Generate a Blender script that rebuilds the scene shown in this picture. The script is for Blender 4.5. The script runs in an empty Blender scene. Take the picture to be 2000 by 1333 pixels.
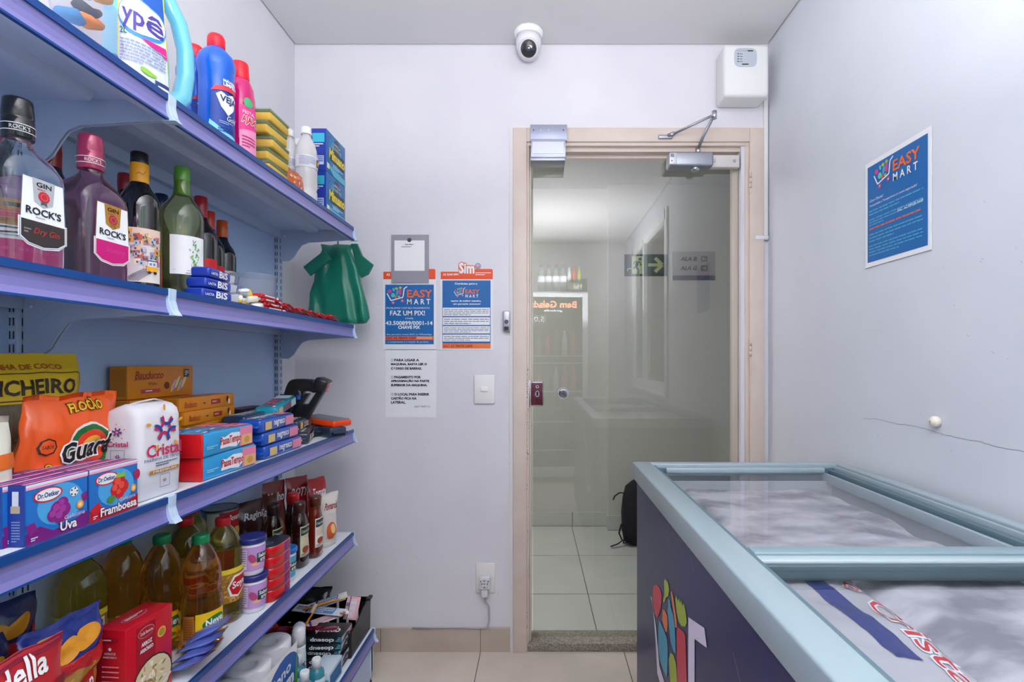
import bpy, bmesh, math, random
from mathutils import Vector, Matrix, noise
from mathutils.geometry import tessellate_polygon
random.seed(7)
R = math.radians; PI = math.pi
SC = bpy.context.scene; COL = SC.collection

# ------------------------------------------------------------------ camera, world, lights, exposure
cam = bpy.data.cameras.new('camera'); co = bpy.data.objects.new('camera', cam); COL.objects.link(co)
co.location = (0, 0, 1.204); co.rotation_euler = (R(90), 0, 0)
cam.lens = 18; cam.sensor_width = 36; cam.shift_x = -0.0275; cam.shift_y = 0.0198; cam.clip_start = 0.02
SC.camera = co
SC.view_settings.view_transform = 'Standard'; SC.view_settings.look = 'None'
SC.view_settings.exposure = 0.13; SC.view_settings.gamma = 1; SC.view_settings.use_curve_mapping = False
wd = bpy.data.worlds.new('world'); SC.world = wd; wd.use_nodes = True
wd.node_tree.nodes['Background'].inputs[0].default_value = (.55, .62, .72, 1)
wd.node_tree.nodes['Background'].inputs[1].default_value = 0.5

def area(name, loc, rot, sx, sy, power, color=(1, 1, 1), spread=180):
    l = bpy.data.lights.new(name, 'AREA'); l.shape = 'RECTANGLE'; l.size = sx; l.size_y = sy
    l.energy = power; l.color = color; l.spread = R(spread)
    o = bpy.data.objects.new(name, l); COL.objects.link(o); o.location = loc; o.rotation_euler = rot
    return o
# photographer's flash bounced off the ceiling above the camera, and the corridor's lamp
area('bounce_flash', (0.16, -0.22, 1.50), (R(180 + 2), 0, 0), .5, .5, 94, (.98, .98, 1), 165)
area('shelf_fill_light', (1.035, -.18, 1.655), (0, R(90), 0), 1.25, 1.32, 52, (.93, .96, 1), 150)  # added fill lamp in the window opening, brightens the shelves and their undersides
area('corridor_light', (-.70, 2.75, 2.44), (0, R(-14), 0), .6, .6, 32, (1, .98, .95))

# ------------------------------------------------------------------ helpers
def lin(h):
    h = h.lstrip('#'); o = []
    for i in (0, 2, 4):
        c = int(h[i:i+2], 16) / 255
        o.append(c / 12.92 if c <= .04045 else ((c + .055) / 1.055) ** 2.4)
    return (*o, 1)
_M = {}
def C(h, rough=.45, metal=0, trans=0, ior=1.45, coat=0, alpha=1, emit=0, bump=0, bscale=60, sss=0):
    k = (h, rough, metal, trans, ior, coat, alpha, emit, bump, bscale, sss)
    if k in _M: return _M[k]
    m = bpy.data.materials.new('m_' + h.strip('#')); m.use_nodes = True; nt = m.node_tree
    b = nt.nodes['Principled BSDF']; b.inputs['Base Color'].default_value = lin(h)
    b.inputs['Roughness'].default_value = rough; b.inputs['Metallic'].default_value = metal
    b.inputs['Transmission Weight'].default_value = trans; b.inputs['IOR'].default_value = ior
    b.inputs['Coat Weight'].default_value = coat; b.inputs['Alpha'].default_value = alpha
    if emit: b.inputs['Emission Color'].default_value = lin(h); b.inputs['Emission Strength'].default_value = emit
    if bump:
        n = nt.nodes.new('ShaderNodeTexNoise'); n.inputs['Scale'].default_value = bscale
        t = nt.nodes.new('ShaderNodeTexCoord'); nt.links.new(t.outputs['Object'], n.inputs['Vector'])
        bp = nt.nodes.new('ShaderNodeBump'); bp.inputs['Strength'].default_value = bump; bp.inputs['Distance'].default_value = .004
        nt.links.new(n.outputs[0], bp.inputs['Height']); nt.links.new(bp.outputs[0], b.inputs['Normal'])
    _M[k] = m; return m
def noisy(name, c1, c2, scale, rough=.6, bump=.1, detail=6, stretch=(1, 1, 1), lo=.35, hi=.7, coat=0):
    m = bpy.data.materials.new(name); m.use_nodes = True; nt = m.node_tree; b = nt.nodes['Principled BSDF']
    t = nt.nodes.new('ShaderNodeTexCoord'); mp = nt.nodes.new('ShaderNodeMapping'); mp.inputs['Scale'].default_value = stretch
    n = nt.nodes.new('ShaderNodeTexNoise'); n.inputs['Scale'].default_value = scale; n.inputs['Detail'].default_value = detail
    r = nt.nodes.new('ShaderNodeValToRGB'); r.color_ramp.elements[0].position = lo; r.color_ramp.elements[1].position = hi
    r.color_ramp.elements[0].color = lin(c1); r.color_ramp.elements[1].color = lin(c2)
    L = nt.links.new; L(t.outputs['Object'], mp.inputs[0]); L(mp.outputs[0], n.inputs['Vector']); L(n.outputs[0], r.inputs[0])
    L(r.outputs[0], b.inputs['Base Color']); b.inputs['Roughness'].default_value = rough; b.inputs['Coat Weight'].default_value = coat
    if bump:
        bp = nt.nodes.new('ShaderNodeBump'); bp.inputs['Strength'].default_value = bump; bp.inputs['Distance'].default_value = .003
        L(n.outputs[0], bp.inputs['Height']); L(bp.outputs[0], b.inputs['Normal'])
    return m
def pane_mat(name, tint, ior=1.5, rough=0.0):
    m = bpy.data.materials.new(name); m.use_nodes = True; nt = m.node_tree; nt.nodes.clear()
    o = nt.nodes.new('ShaderNodeOutputMaterial'); tr = nt.nodes.new('ShaderNodeBsdfTransparent'); tr.inputs[0].default_value = lin(tint)
    g = nt.nodes.new('ShaderNodeBsdfGlossy'); g.inputs['Roughness'].default_value = rough
    fr = nt.nodes.new('ShaderNodeFresnel'); fr.inputs[0].default_value = ior; mx = nt.nodes.new('ShaderNodeMixShader')
    ge = nt.nodes.new('ShaderNodeNewGeometry'); sb = nt.nodes.new('ShaderNodeMath'); sb.operation = 'SUBTRACT'; sb.inputs[0].default_value = 1
    mu = nt.nodes.new('ShaderNodeMath'); mu.operation = 'MULTIPLY'; L = nt.links.new
    L(ge.outputs['Backfacing'], sb.inputs[1]); L(fr.outputs[0], mu.inputs[0]); L(sb.outputs[0], mu.inputs[1])   # outer faces reflect, inner faces let pass
    L(mu.outputs[0], mx.inputs[0]); L(tr.outputs[0], mx.inputs[1]); L(g.outputs[0], mx.inputs[2]); L(mx.outputs[0], o.inputs[0])
    return m
def film(name, tint, opac=.12, rough=.15):
    """thin clear plastic: mostly transparent, a little white haze and gloss"""
    m = bpy.data.materials.new(name); m.use_nodes = True; nt = m.node_tree; nt.nodes.clear()
    o = nt.nodes.new('ShaderNodeOutputMaterial'); tr = nt.nodes.new('ShaderNodeBsdfTransparent'); tr.inputs[0].default_value = lin(tint)
    g = nt.nodes.new('ShaderNodeBsdfPrincipled'); g.inputs['Base Color'].default_value = lin(tint); g.inputs['Roughness'].default_value = rough
    mx = nt.nodes.new('ShaderNodeMixShader'); mx.inputs[0].default_value = opac
    L = nt.links.new; L(tr.outputs[0], mx.inputs[1]); L(g.outputs[0], mx.inputs[2]); L(mx.outputs[0], o.inputs[0])
    return m

class MB:
    def __init__(s): s.v = []; s.f = []; s.mi = []; s.sm = []; s.mats = []
    def m(s, mat):
        if mat not in s.mats: s.mats.append(mat)
        return s.mats.index(mat)
    def add(s, vs, fs, mat, smooth=False):
        n = len(s.v); k = s.m(mat); s.v += [tuple(v) for v in vs]
        for f in fs: s.f.append([i + n for i in f]); s.mi.append(k); s.sm.append(smooth)
        return s
    def box(s, x0, x1, y0, y1, z0, z1, mat, bev=0, seg=2, M=None):
        if bev:
            bm = bmesh.new(); bmesh.ops.create_cube(bm, size=1)
            for v in bm.verts: v.co = Vector(((x0+x1)/2 + v.co.x*(x1-x0), (y0+y1)/2 + v.co.y*(y1-y0), (z0+z1)/2 + v.co.z*(z1-z0)))
            bmesh.ops.bevel(bm, geom=list(bm.edges), offset=bev, segments=seg, profile=.5, affect='EDGES')
            bm.verts.ensure_lookup_table(); bm.verts.index_update()
            vs = [v.co.copy() for v in bm.verts]; fs = [[v.index for v in f.verts] for f in bm.faces]; bm.free()
        else:
            vs = [Vector(p) for p in ((x0,y0,z0),(x1,y0,z0),(x1,y1,z0),(x0,y1,z0),(x0,y0,z1),(x1,y0,z1),(x1,y1,z1),(x0,y1,z1))]
            fs = [(0,3,2,1),(4,5,6,7),(0,1,5,4),(1,2,6,5),(2,3,7,6),(3,0,4,7)]
        if M: vs = [M @ v for v in vs]
        return s.add(vs, fs, mat, bool(bev))
    def loft(s, rings, mat, seg=28, capb=True, capt=True, smooth=True, wob=None):
        """rings: (cx, cy, z, rx, ry, n) superellipse sections"""
        vs = []; fs = []
        for cx, cy, z, rx, ry, n in rings:
            for i in range(seg):
                t = 2*PI*i/seg; c, q = math.cos(t), math.sin(t)
                p = Vector((cx + rx*math.copysign(abs(c)**(2/n), c), cy + ry*math.copysign(abs(q)**(2/n), q), z))
                if wob: p += wob(p)
                vs.append(p)
        for r in range(len(rings)-1):
            for i in range(seg):
                j = (i+1) % seg; fs.append((r*seg+i, r*seg+j, (r+1)*seg+j, (r+1)*seg+i))
        s.add(vs, fs, mat, smooth)
        n0 = len(s.v) - len(vs); k = s.m(mat)
        if capb: s.f.append([n0+i for i in reversed(range(seg))]); s.mi.append(k); s.sm.append(False)
        if capt: s.f.append([n0+(len(rings)-1)*seg+i for i in range(seg)]); s.mi.append(k); s.sm.append(False)
        return s
    def lathe(s, prof, mat, cx=0, cy=0, seg=28, **k):
        return s.loft([(cx, cy, z, r, r, 2) for r, z in prof], mat, seg, **k)
    def tube(s, pts, r, mat, seg=8, flat=1, cap=True):
        pts = [Vector(p) for p in pts]; vs = []; fs = []; N = None
        for i, p in enumerate(pts):
            d = (pts[min(i+1, len(pts)-1)] - pts[max(i-1, 0)]).normalized()
            if N is None: N = d.cross(Vector((0, 0, 1)) if abs(d.z) < .9 else Vector((0, 1, 0))).normalized()
            N = (N - d * N.dot(d)).normalized(); B = d.cross(N)
            rr = r[i] if isinstance(r, (list, tuple)) else r
            for k in range(seg):
                t = 2*PI*k/seg; vs.append(p + N*rr*math.cos(t) + B*rr*flat*math.sin(t))
        for i in range(len(pts)-1):
            for k in range(seg):
                j = (k+1) % seg; fs.append((i*seg+k, i*seg+j, (i+1)*seg+j, (i+1)*seg+k))
        if cap: fs.append(list(reversed(range(seg)))); fs.append([(len(pts)-1)*seg+k for k in range(seg)])
        return s.add(vs, fs, mat, True)
    def prism(s, pts, f, t, mat, bev=0):
        """pts 2D outline, f(a,b,c)->3D with c from 0..t"""
        bm = bmesh.new(); vs = [bm.verts.new(f(a, b, 0)) for a, b in pts]; fc = bm.faces.new(vs)
        r = bmesh.ops.extrude_face_region(bm, geom=[fc]); d = Vector(f(0, 0, t)) - Vector(f(0, 0, 0))
        for g in r['geom']:
            if isinstance(g, bmesh.types.BMVert): g.co += d
        bmesh.ops.recalc_face_normals(bm, faces=bm.faces)
        if bev: bmesh.ops.bevel(bm, geom=list(bm.edges), offset=bev, segments=2, profile=.5, affect='EDGES')
        bmesh.ops.triangulate(bm, faces=[q for q in bm.faces if len(q.verts) > 4])
        bm.verts.index_update(); s.add([v.co.copy() for v in bm.verts], [[v.index for v in q.verts] for q in bm.faces], mat, False); bm.free(); return s
    def build(s, name, parent=None, kind=None, fixn=False):
        me = bpy.data.meshes.new(name); me.from_pydata(s.v, [], s.f)
        for m in s.mats: me.materials.append(m)
        me.polygons.foreach_set('material_index', s.mi); me.polygons.foreach_set('use_smooth', s.sm); me.update()
        o = bpy.data.objects.new(name, me); COL.objects.link(o)
        if parent: o.parent = parent
        if kind: o['kind'] = kind
        return o

_T = {}
def glyphs(txt, sp=1.0, off=0):
    k = (txt, sp, round(off, 3))
    if k in _T: return _T[k]
    c = bpy.data.curves.new('t', 'FONT'); c.body = txt; c.resolution_u = 2; c.space_character = sp; c.offset = k[2]
    o = bpy.data.objects.new('t', c); me = o.to_mesh()
    V = [(v.co.x, v.co.y) for v in me.vertices]; T = [tuple(p.vertices) for p in me.polygons]
    o.to_mesh_clear(); bpy.data.objects.remove(o); bpy.data.curves.remove(c)
    xs = [v[0] for v in V]; ys = [v[1] for v in V]; b = (min(xs), min(ys), max(xs), max(ys))
    _T[k] = (V, T, b); return _T[k]

class Art:
    """2D drawing (a right, b up) laid on a surface by f(a, b, layer); thr = longest edge allowed on curved ones"""
    def __init__(s, mb, f, thr=None): s.mb = mb; s.f = f; s.thr = thr*.65 if thr and thr < .0095 else thr; s.n = 0; s.big = False
    def _tri(s, A, B, D, mat, l, dep=0):
        if s.thr and dep < 6:
            e = [(A, B), (B, D), (D, A)]; ln = [math.hypot(p[0]-q[0], p[1]-q[1]) for p, q in e]; k = ln.index(max(ln))
            if ln[k] > s.thr:
                tri = [A, B, D]; p, q, o = tri[k], tri[(k+1) % 3], tri[(k+2) % 3]; m = ((p[0]+q[0])/2, (p[1]+q[1])/2)
                s._tri(p, m, o, mat, l, dep+1); s._tri(m, q, o, mat, l, dep+1); return
        s.out.extend((A, B, D))
    def _l(s, l): s.n += 1; return l + (s.n % 90)*.0032      # every stroke of ink a hair above the last
    def _flush(s, mat, l):
        l = s._l(l); n = len(s.out); s.mb.add([s.f(a, b, l) for a, b in s.out], [(i, i+1, i+2) for i in range(0, n, 3)], mat, False)
    def poly(s, pts, mat, l=1):
        s.out = []
        for t in tessellate_polygon([[Vector((a, b, 0)) for a, b in pts]]):
            s._tri(*[tuple(pts[i]) for i in t], mat, l)
        s._flush(mat, l); return s
    def rect(s, a0, b0, a1, b1, mat, l=1):
        s.out = []; l = s._l(l)
        n = max(1, math.ceil(abs(a1-a0)/s.thr)) if s.thr else 1; m = max(1, math.ceil(abs(b1-b0)/s.thr)) if s.thr else 1
        vs = [s.f(a0+(a1-a0)*i/n, b0+(b1-b0)*j/m, l) for j in range(m+1) for i in range(n+1)]
        fs = [(j*(n+1)+i, j*(n+1)+i+1, (j+1)*(n+1)+i+1, (j+1)*(n+1)+i) for j in range(m) for i in range(n)]
        s.mb.add(vs, fs, mat, bool(s.thr)); return s
    def ell(s, ca, cb, ra, rb, mat, l=1, rot=0, seg=20, a0=0, a1=360):
        c, q = math.cos(R(rot)), math.sin(R(rot)); p = []
        full = abs(a1-a0) >= 360
        for i in range(seg + (0 if full else 1)):
            t = R(a0 + (a1-a0)*i/seg); x, y = ra*math.cos(t), rb*math.sin(t); p.append((ca + x*c - y*q, cb + x*q + y*c))
        return s.poly(p, mat, l)
    def ring(s, ca, cb, ra, rb, w, mat, l=1, seg=20, a0=0, a1=360):
        for i in range(seg):
            t, u = R(a0+(a1-a0)*i/seg), R(a0+(a1-a0)*(i+1)/seg)
            s.poly([(ca+ra*math.cos(t), cb+rb*math.sin(t)), (ca+ra*math.cos(u), cb+rb*math.sin(u)),
                    (ca+(ra-w)*math.cos(u), cb+(rb-w)*math.sin(u)), (ca+(ra-w)*math.cos(t), cb+(rb-w)*math.sin(t))], mat, l)
        return s
    def line(s, pts, w, mat, l=1):
        for (x0, y0), (x1, y1) in zip(pts, pts[1:]):
            d = math.hypot(x1-x0, y1-y0) or 1; nx, ny = -(y1-y0)/d*w/2, (x1-x0)/d*w/2
            s.poly([(x0-nx, y0-ny), (x1-nx, y1-ny), (x1+nx, y1+ny), (x0+nx, y0+ny)], mat, l)
        return s
    def frame(s, a0, b0, a1, b1, w, mat, l=1):
        s.rect(a0, b0, a1, b0+w, mat, l); s.rect(a0, b1-w, a1, b1, mat, l); s.rect(a0, b0, a0+w, b1, mat, l); s.rect(a1-w, b0, a1, b1, mat, l); return s
    def text(s, t, a0, b0, a1, b1, mat, l=2, shear=0, slope=0, bold=0, sp=1.0, out=None, ow=0):
        """text filling the box; out = outline material drawn beneath"""
        if out: s.big = True; s.text(t, a0, b0, a1, b1, out, l - .5, shear, slope, bold + ow, sp); s.big = False
        x0, y0, x1, y1 = glyphs(t, sp)[2]; w = a1-a0; h = b1-b0
        V, T, _ = glyphs(t, sp, min(.10 if bold > .0016 or s.big else .028, bold*(y1-y0)/h)) if bold else glyphs(t, sp)
        P = []
        for x, y in V:
            u, v = (x-x0)/(x1-x0), (y-y0)/(y1-y0)
            P.append((a0 + u*w + v*h*shear, b0 + v*h + u*w*slope))
        s.out = []
        for f in T:
            for i in range(1, len(f)-1): s._tri(P[f[0]], P[f[i]], P[f[i+1]], mat, l)
        s._flush(mat, l)
        return s
    def lines(s, a0, b0, a1, b1, n, mat, l=2, fill=.5, last=.6):
        """blocks of print too small to read"""
        h = (b1-b0)/n; rr = random.Random(int(abs(a0*7919+b1*104729)*1000) % 99991)
        for i in range(n):
            y = b1 - (i+.75)*h; x = a0; end = a1 if i < n-1 else a0+(a1-a0)*last
            while x < end:
                w = min((a1-a0)*rr.uniform(.05, .16), end-x); s.rect(x, y, x+w*.86, y+h*fill, mat, l); x += w
        return s
def flat(o, u, v, sc=1.0, off=.0005):
    o, u, v = Vector(o), Vector(u), Vector(v); n = u.cross(v).normalized()
    return lambda a, b, l: o + u*(a*sc) + v*(b*sc) + n*(l*off)
def wrap(r, th0=0, ry=None, off=.0009, cx=0, cy=0, n=2, rz=None):
    """a = arc length from direction th0 (radians), b = height; rz(b) radius scale"""
    ry = ry or r
    def f(a, b, l):
        k = rz(b) if rz else 1; t = th0 + a/((r+ry)/2); c, q = math.cos(t), math.sin(t)
        x = r*math.copysign(abs(c)**(2/n), c)*k; y = ry*math.copysign(abs(q)**(2/n), q)*k
        return Vector((cx + x + c*l*off, cy + y + q*l*off, b))
    return f
X, Y, Z = Vector((1, 0, 0)), Vector((0, 1, 0)), Vector((0, 0, 1))

def tag(o, label, cat, group=None, kind=None):
    o['label'] = label; o['category'] = cat
    if group: o['group'] = group
    if kind: o['kind'] = kind
    return o
def place(o, loc, rot):
    o.location = loc; o.rotation_euler = rot if isinstance(rot, (tuple, list)) else (0, 0, rot); return o
def thing(name, label, cat, loc=(0, 0, 0), rot=0, group=None):
    o = bpy.data.objects.new(name, None); COL.objects.link(o); o.empty_display_size = .05
    return tag(place(o, loc, rot), label, cat, group)
def single(name, mb, label, cat, loc=(0, 0, 0), rot=0, group=None, kind=None):
    return tag(place(mb.build(name), loc, rot), label, cat, group, kind)
def dup(root, loc, rot, label, group=None):
    r = root.copy(); COL.objects.link(r); place(r, loc, rot); r['label'] = label
    if group: r['group'] = group
    for ch in list(root.children):
        c = ch.copy(); COL.objects.link(c); c.parent = r
        for g in list(ch.children):
            d = g.copy(); COL.objects.link(d); d.parent = c
    return r
def nz(x, y, z): return noise.noise(Vector((x, y, z)))

# ------------------------------------------------------------------ materials
WALL = noisy('wall_paint', '#dcdae2', '#e4e2e8', 3, .55, .04)
WALLR = noisy('right_wall_paint', '#d6dae2', '#dde1e8', 3, .5, .05)
CEIL = noisy('ceiling_paint', '#d0d0d2', '#d6d6d8', 2, .7, .02)
CORR = noisy('corridor_paint', '#c4c4bf', '#cbcbc6', 2, .7, .03)
TILE = noisy('beige_tile', '#cfc3b6', '#dccfc2', 5, .3, 0)
TILEC = noisy('corridor_tile', '#c4c6c3', '#cdcfcc', 4, .3, 0)
GRAN = noisy('granite', '#6f675e', '#b4aba0', 160, .5, .1)
BEIGE = noisy('beige_frame_paint', '#d6c6ba', '#decfc4', 8, .45, .05)
GROUT = C('#4c4640', .8)
WH = C('#f2f2f4', .4); PW = C('#eceef2', .6); BK = C('#141416', .4)
STEEL = C('#bccbe8', .38); SHELFT = C('#e6ebf5', .35); PANEL = C('#b4caf0', .45)
RAIL = C('#7d78b8', .3, coat=.3); RAILD = C('#16468c', .3); CAPP = C('#c4d8f2', .25, coat=.5)
CHROME = C('#c9ccd2', .2, 1); ALU = C('#a8acb4', .35, .8)
EB = C('#0f68ae', .4); EO = C('#f26a2b', .4); MINT = C('#5bc6b8', .4); PINK = C('#d8458f', .4); LIME = C('#a9c43a', .4)
GL = pane_mat('door_glass', '#f2f3f1', 2.0); GLF = pane_mat('freezer_glass', '#f4f6f8', 1.5)

# ------------------------------------------------------------------ the setting
LX, RX, BY, H = -1.02, .947, 2.128, 2.52
def st(name, mb, parent=None): return mb.build(name, parent, 'structure')
DL, DR, DT = -.052, .835, 2.10
m = MB(); m.box(LX-.1, DL, BY, BY+.1, 0, 2.62, WALL); m.box(DL, DR, BY, BY+.1, DT, 2.62, WALL); m.box(DR, RX+.1, BY, BY+.1, 0, 2.62, WALL)
a = Art(m, flat((0, BY, 0), X, Z)); sc = C('#b9b7bf', .7)
for _ in range(46):
    x = random.uniform(-.72, -.16); z = random.uniform(.15, 2.1); d = random.uniform(.002, .007)
    a.line([(x, z), (x+random.uniform(-d, d), z+random.uniform(-d, d)*2)], .0012, sc, 1)
st('wall_back', m)
st('wall_left', MB().box(LX-.1, LX, -1.4, BY, 0, 2.62, WALL))
m = MB(); WY0, WY1, WZ0, WZ1 = -.86, .5, 1.01, 2.30
m.box(RX, RX+.12, -1.4, WY0, 0, 2.62, WALLR); m.box(RX, RX+.12, WY1, BY, 0, 2.62, WALLR)
m.box(RX, RX+.12, WY0, WY1, 0, WZ0, WALLR); m.box(RX, RX+.12, WY0, WY1, WZ1, 2.62, WALLR)
a = Art(m, flat((RX, 0, 0), -Y, Z)); ck = C('#8f9199', .8)
pts = [(-1.50, 1.035), (-1.43, 1.042), (-1.36, 1.038), (-1.31, 1.040), (-1.25, 1.037), (-1.20, 1.033), (-1.15, 1.030), (-1.10, 1.031), (-1.05, 1.026), (-1.0, 1.027), (-.95, 1.022), (-.9, 1.018), (-.86, 1.02)]
fine = []
for (x0, z0), (x1, z1) in zip(pts, pts[1:]):
    for k in range(5): fine.append((x0+(x1-x0)*k/5, z0+(z1-z0)*k/5 + random.uniform(-.0015, .0015)))
a.line(fine, .0011, ck, 1)
for _ in range(40):
    y = random.uniform(.95, 1.9); z = random.uniform(.95, 1.6); d = random.uniform(.002, .009)
    a.line([(-y, z), (-y+random.uniform(-d, d), z+random.uniform(-d, d))], .0012, C('#b2b5bf', .8), 1)
st('wall_right', m)
st('wall_front', MB().box(LX-.1, RX+.12, -1.5, -1.4, 0, 2.62, WALL))
m = MB().box(LX+.006, RX-.006, -1.39, BY-.006, H, H+.03, CEIL); st('ceiling', m)
st('ceiling_void', MB().box(LX-.1, RX+.12, -1.5, BY+.1, 2.62, 2.66, C('#77777c', .9)))
# floors with grout lines
m = MB().box(LX, RX, -1.4, BY, -.05, 0, TILE); a = Art(m, flat((0, 0, 0), X, Y))
for x in (-.838, -.247, .347, .94): a.rect(x-.0015, -1.4, x+.0015, BY, GROUT, 1)
for y in (1.55, .96, .37, -.22, -.81): a.rect(LX, y-.0015, RX, y+.0015, GROUT, 1)
st('floor', m)
m = MB(); bb = noisy('skirting_tile', '#b9ab9d', '#c6b8aa', 6, .35, 0)
m.box(LX, -.124, BY-.010, BY, 0, .10, bb)
a = Art(m, flat((0, BY-.010, 0), X, Z))
for x in (-.66, -.247): a.rect(x-.001, 0, x+.001, .10, GROUT, 1)
a.rect(LX, .0985, -.124, .10, C('#d9cfc4'), 1)
st('baseboard_back', m)
m = MB().box(LX, LX+.01, -1.4, BY-.01, 0, .10, bb); st('baseboard_left', m)
m = MB().box(RX-.01, RX, -1.4, BY-.01, 0, .10, bb); st('baseboard_right', m)
# corridor beyond the door
CL, CR, CH = -1.3, 1.9, 2.456
st('floor_corridor', (lambda m: (Art(m, flat((0, 0, .012), X, Y)).line([(.250, 2.24), (.228, 3.71)], .004, GROUT, 1)
    .rect(CL, 2.618, CR, 2.622, C('#565a57'), 1).rect(CL, 3.136, CR, 3.140, C('#565a57'), 1).rect(CL, 3.694, .473, 3.70, C('#3c3e3c'), 1).rect(.473, 3.604, CR, 3.61, C('#3c3e3c'), 1), m)[1])(MB().box(CL, CR, 2.228, 3.8, -.04, .012, TILEC)))
st('trim_1', MB().box(DL, DR, 2.120, 2.228, 0, .034, GRAN, .002))
m = MB().box(CL, .483, 3.71, 3.8, 0, 2.6, CORR); m.box(.483, CR, 3.62, 3.8, 0, 2.6, CORR); st('wall_corridor', m)
st('wall_corridor_left', MB().box(CL-.1, CL, 2.228, 3.8, 0, 2.6, CORR)); st('wall_corridor_right', MB().box(CR, CR+.1, 2.228, 3.8, 0, 2.6, CORR))
st('wall_corridor_near', MB().box(CL, LX-.1, BY, BY+.1, 0, 2.6, CORR).box(RX+.12, CR, BY, BY+.1, 0, 2.6, CORR))
st('ceiling_corridor', MB().box(CL, CR, 2.228, 3.8, CH, CH+.05, CORR))
m = MB(); ct = C('#c2c6c0', .35); m.box(CL, .473, 3.70, 3.71, .012, .112, ct); m.box(.473, CR, 3.61, 3.62, .012, .112, ct)
m.box(.473, .483, 3.62, 3.70, .012, .112, ct)
Art(m, flat((0, 3.70, 0), X, Z)).rect(.231, .012, .235, .112, GROUT, 1); st('baseboard_corridor', m)

# door frame and glass leaf
m = MB(); y0 = BY - .014
wf = C('#e3dfdf', .5)
m.box(-.126, -.112, BY-.006, BY, 0, 2.170, wf); m.box(-.126, .935, BY-.006, BY, 2.170, 2.185, wf)
m.box(-.112, -.055, y0, BY+.02, 0, 2.170, BEIGE, .002); m.box(.866, .925, y0, BY+.02, 0, 2.170, BEIGE, .002)
m.box(-.055, .866, y0, BY+.02, 2.112, 2.170, BEIGE, .002)
m.box(-.055, -.046, BY-.006, BY+.09, 0, 2.098, BEIGE, .001); m.box(.850, .866, BY-.006, BY+.09, 0, 2.098, BEIGE, .001)
m.box(-.055, .866, BY-.006, BY+.09, 2.098, 2.112, BEIGE, .001)
m.box(-.046, -.037, BY+.012, BY+.09, 0, 2.080, BEIGE, .001); m.box(.836, .850, BY+.012, BY+.09, 0, 2.080, BEIGE, .001)
m.box(-.046, .850, BY+.012, BY+.09, 2.080, 2.098, BEIGE, .001)
m.box(-.037, .836, BY+.045, BY+.09, 2.066, 2.080, BEIGE, .001); m.box(.822, .836, BY+.045, BY+.09, 0, 2.066, BEIGE, .001)
a = Art(m, flat((0, BY-.0065, 0), X, Z)); chip = C('#5a4a42', .9)
for _ in range(60):
    z = random.choice([random.gauss(.95, .12), random.gauss(1.12, .05), random.uniform(.1, 1.3)]); x = -.0555+random.uniform(-.001, .006)
    a.ell(x, z, random.uniform(.0006, .0018), random.uniform(.001, .005), chip, 1, seg=6)
frame_o = st('door_1', m)
g = MB().box(-.030, .815, BY+.034, BY+.042, .040, 2.062, GL); st('glass_pane', g, frame_o)
m = MB(); m.box(.808, .834, BY+.028, BY+.044, .038, 2.064, C('#c4b9ad', .4), .002); st('door_stile', m, frame_o)
m = MB()
for z in (1.225, 1.92):
    for k in range(3): m.lathe([(.0045, z+k*.022), (.0045, z+k*.022+.019)], BEIGE, .868, y0-.003, 10)
m.box(.863, .871, y0-.002, y0+.001, 1.2, 1.30, BEIGE); m.box(.863, .871, y0-.002, y0+.001, 1.90, 2.0, BEIGE)
st('hinge', m, frame_o)
# knob hole ring on the glass
gy = BY + .034
m = MB(); yy = lambda r, z0, z1, mt: [m.add([(.098+r*math.cos(t)*1, gy-z0, 1.068+r*math.sin(t)) for t in [2*PI*i/24 for i in range(24)]], [list(range(24))], mt)]
def ydisc(m, cx, cz, y0, y1, r0, r1, mat, seg=24):
    vs = [(cx+r0*math.cos(2*PI*i/seg), y0, cz+r0*math.sin(2*PI*i/seg)) for i in range(seg)] + [(cx+r1*math.cos(2*PI*i/seg), y1, cz+r1*math.sin(2*PI*i/seg)) for i in range(seg)]
    fs = [(i, (i+1) % seg, seg+(i+1) % seg, seg+i) for i in range(seg)] + [list(range(seg)), list(range(2*seg-1, seg-1, -1))]
    m.add(vs, fs, mat, False)
cg = C('#dfe3e6', .08, trans=.6, ior=1.45)
ydisc(m, .098, 1.068, gy, gy-.006, .026, .024, cg); ydisc(m, .098, 1.068, gy-.006, gy-.009, .019, .014, CHROME); ydisc(m, .098, 1.068, gy-.009, gy-.012, .008, .007, C('#70757a', .3, 1))
ko = m.build('door_knob', frame_o); ko['kind'] = 'structure'
# lock case on the glass edge
t = thing('door_lock', 'small maroon lock case with chrome rim clamped on left edge of glass door', 'lock', (-.012, gy, 1.068))
m = MB().box(-.034, .026, -.022, 0, -.052, .052, CHROME, .006); m.build('lock_case', t)
m = MB(); mr = C('#5c2030', .35); m.box(-.026, .022, -.026, -.021, -.047, .047, mr, .002)
a = Art(m, flat((0, -.0262, 0), X, Z)); a.ell(0, 0, .009, .014, ALU, 1); a.rect(-.004, -.008, .004, .008, BK, 2); a.ring(0, .030, .006, .006, .0015, WH, 1); a.rect(-.002, -.030, .002, -.022, BK, 1)
m.build('face_plate', t)
m = MB().box(-.040, -.030, -.030, .004, -.056, .056, CHROME, .002); m.build('strike_plate', t)

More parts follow.
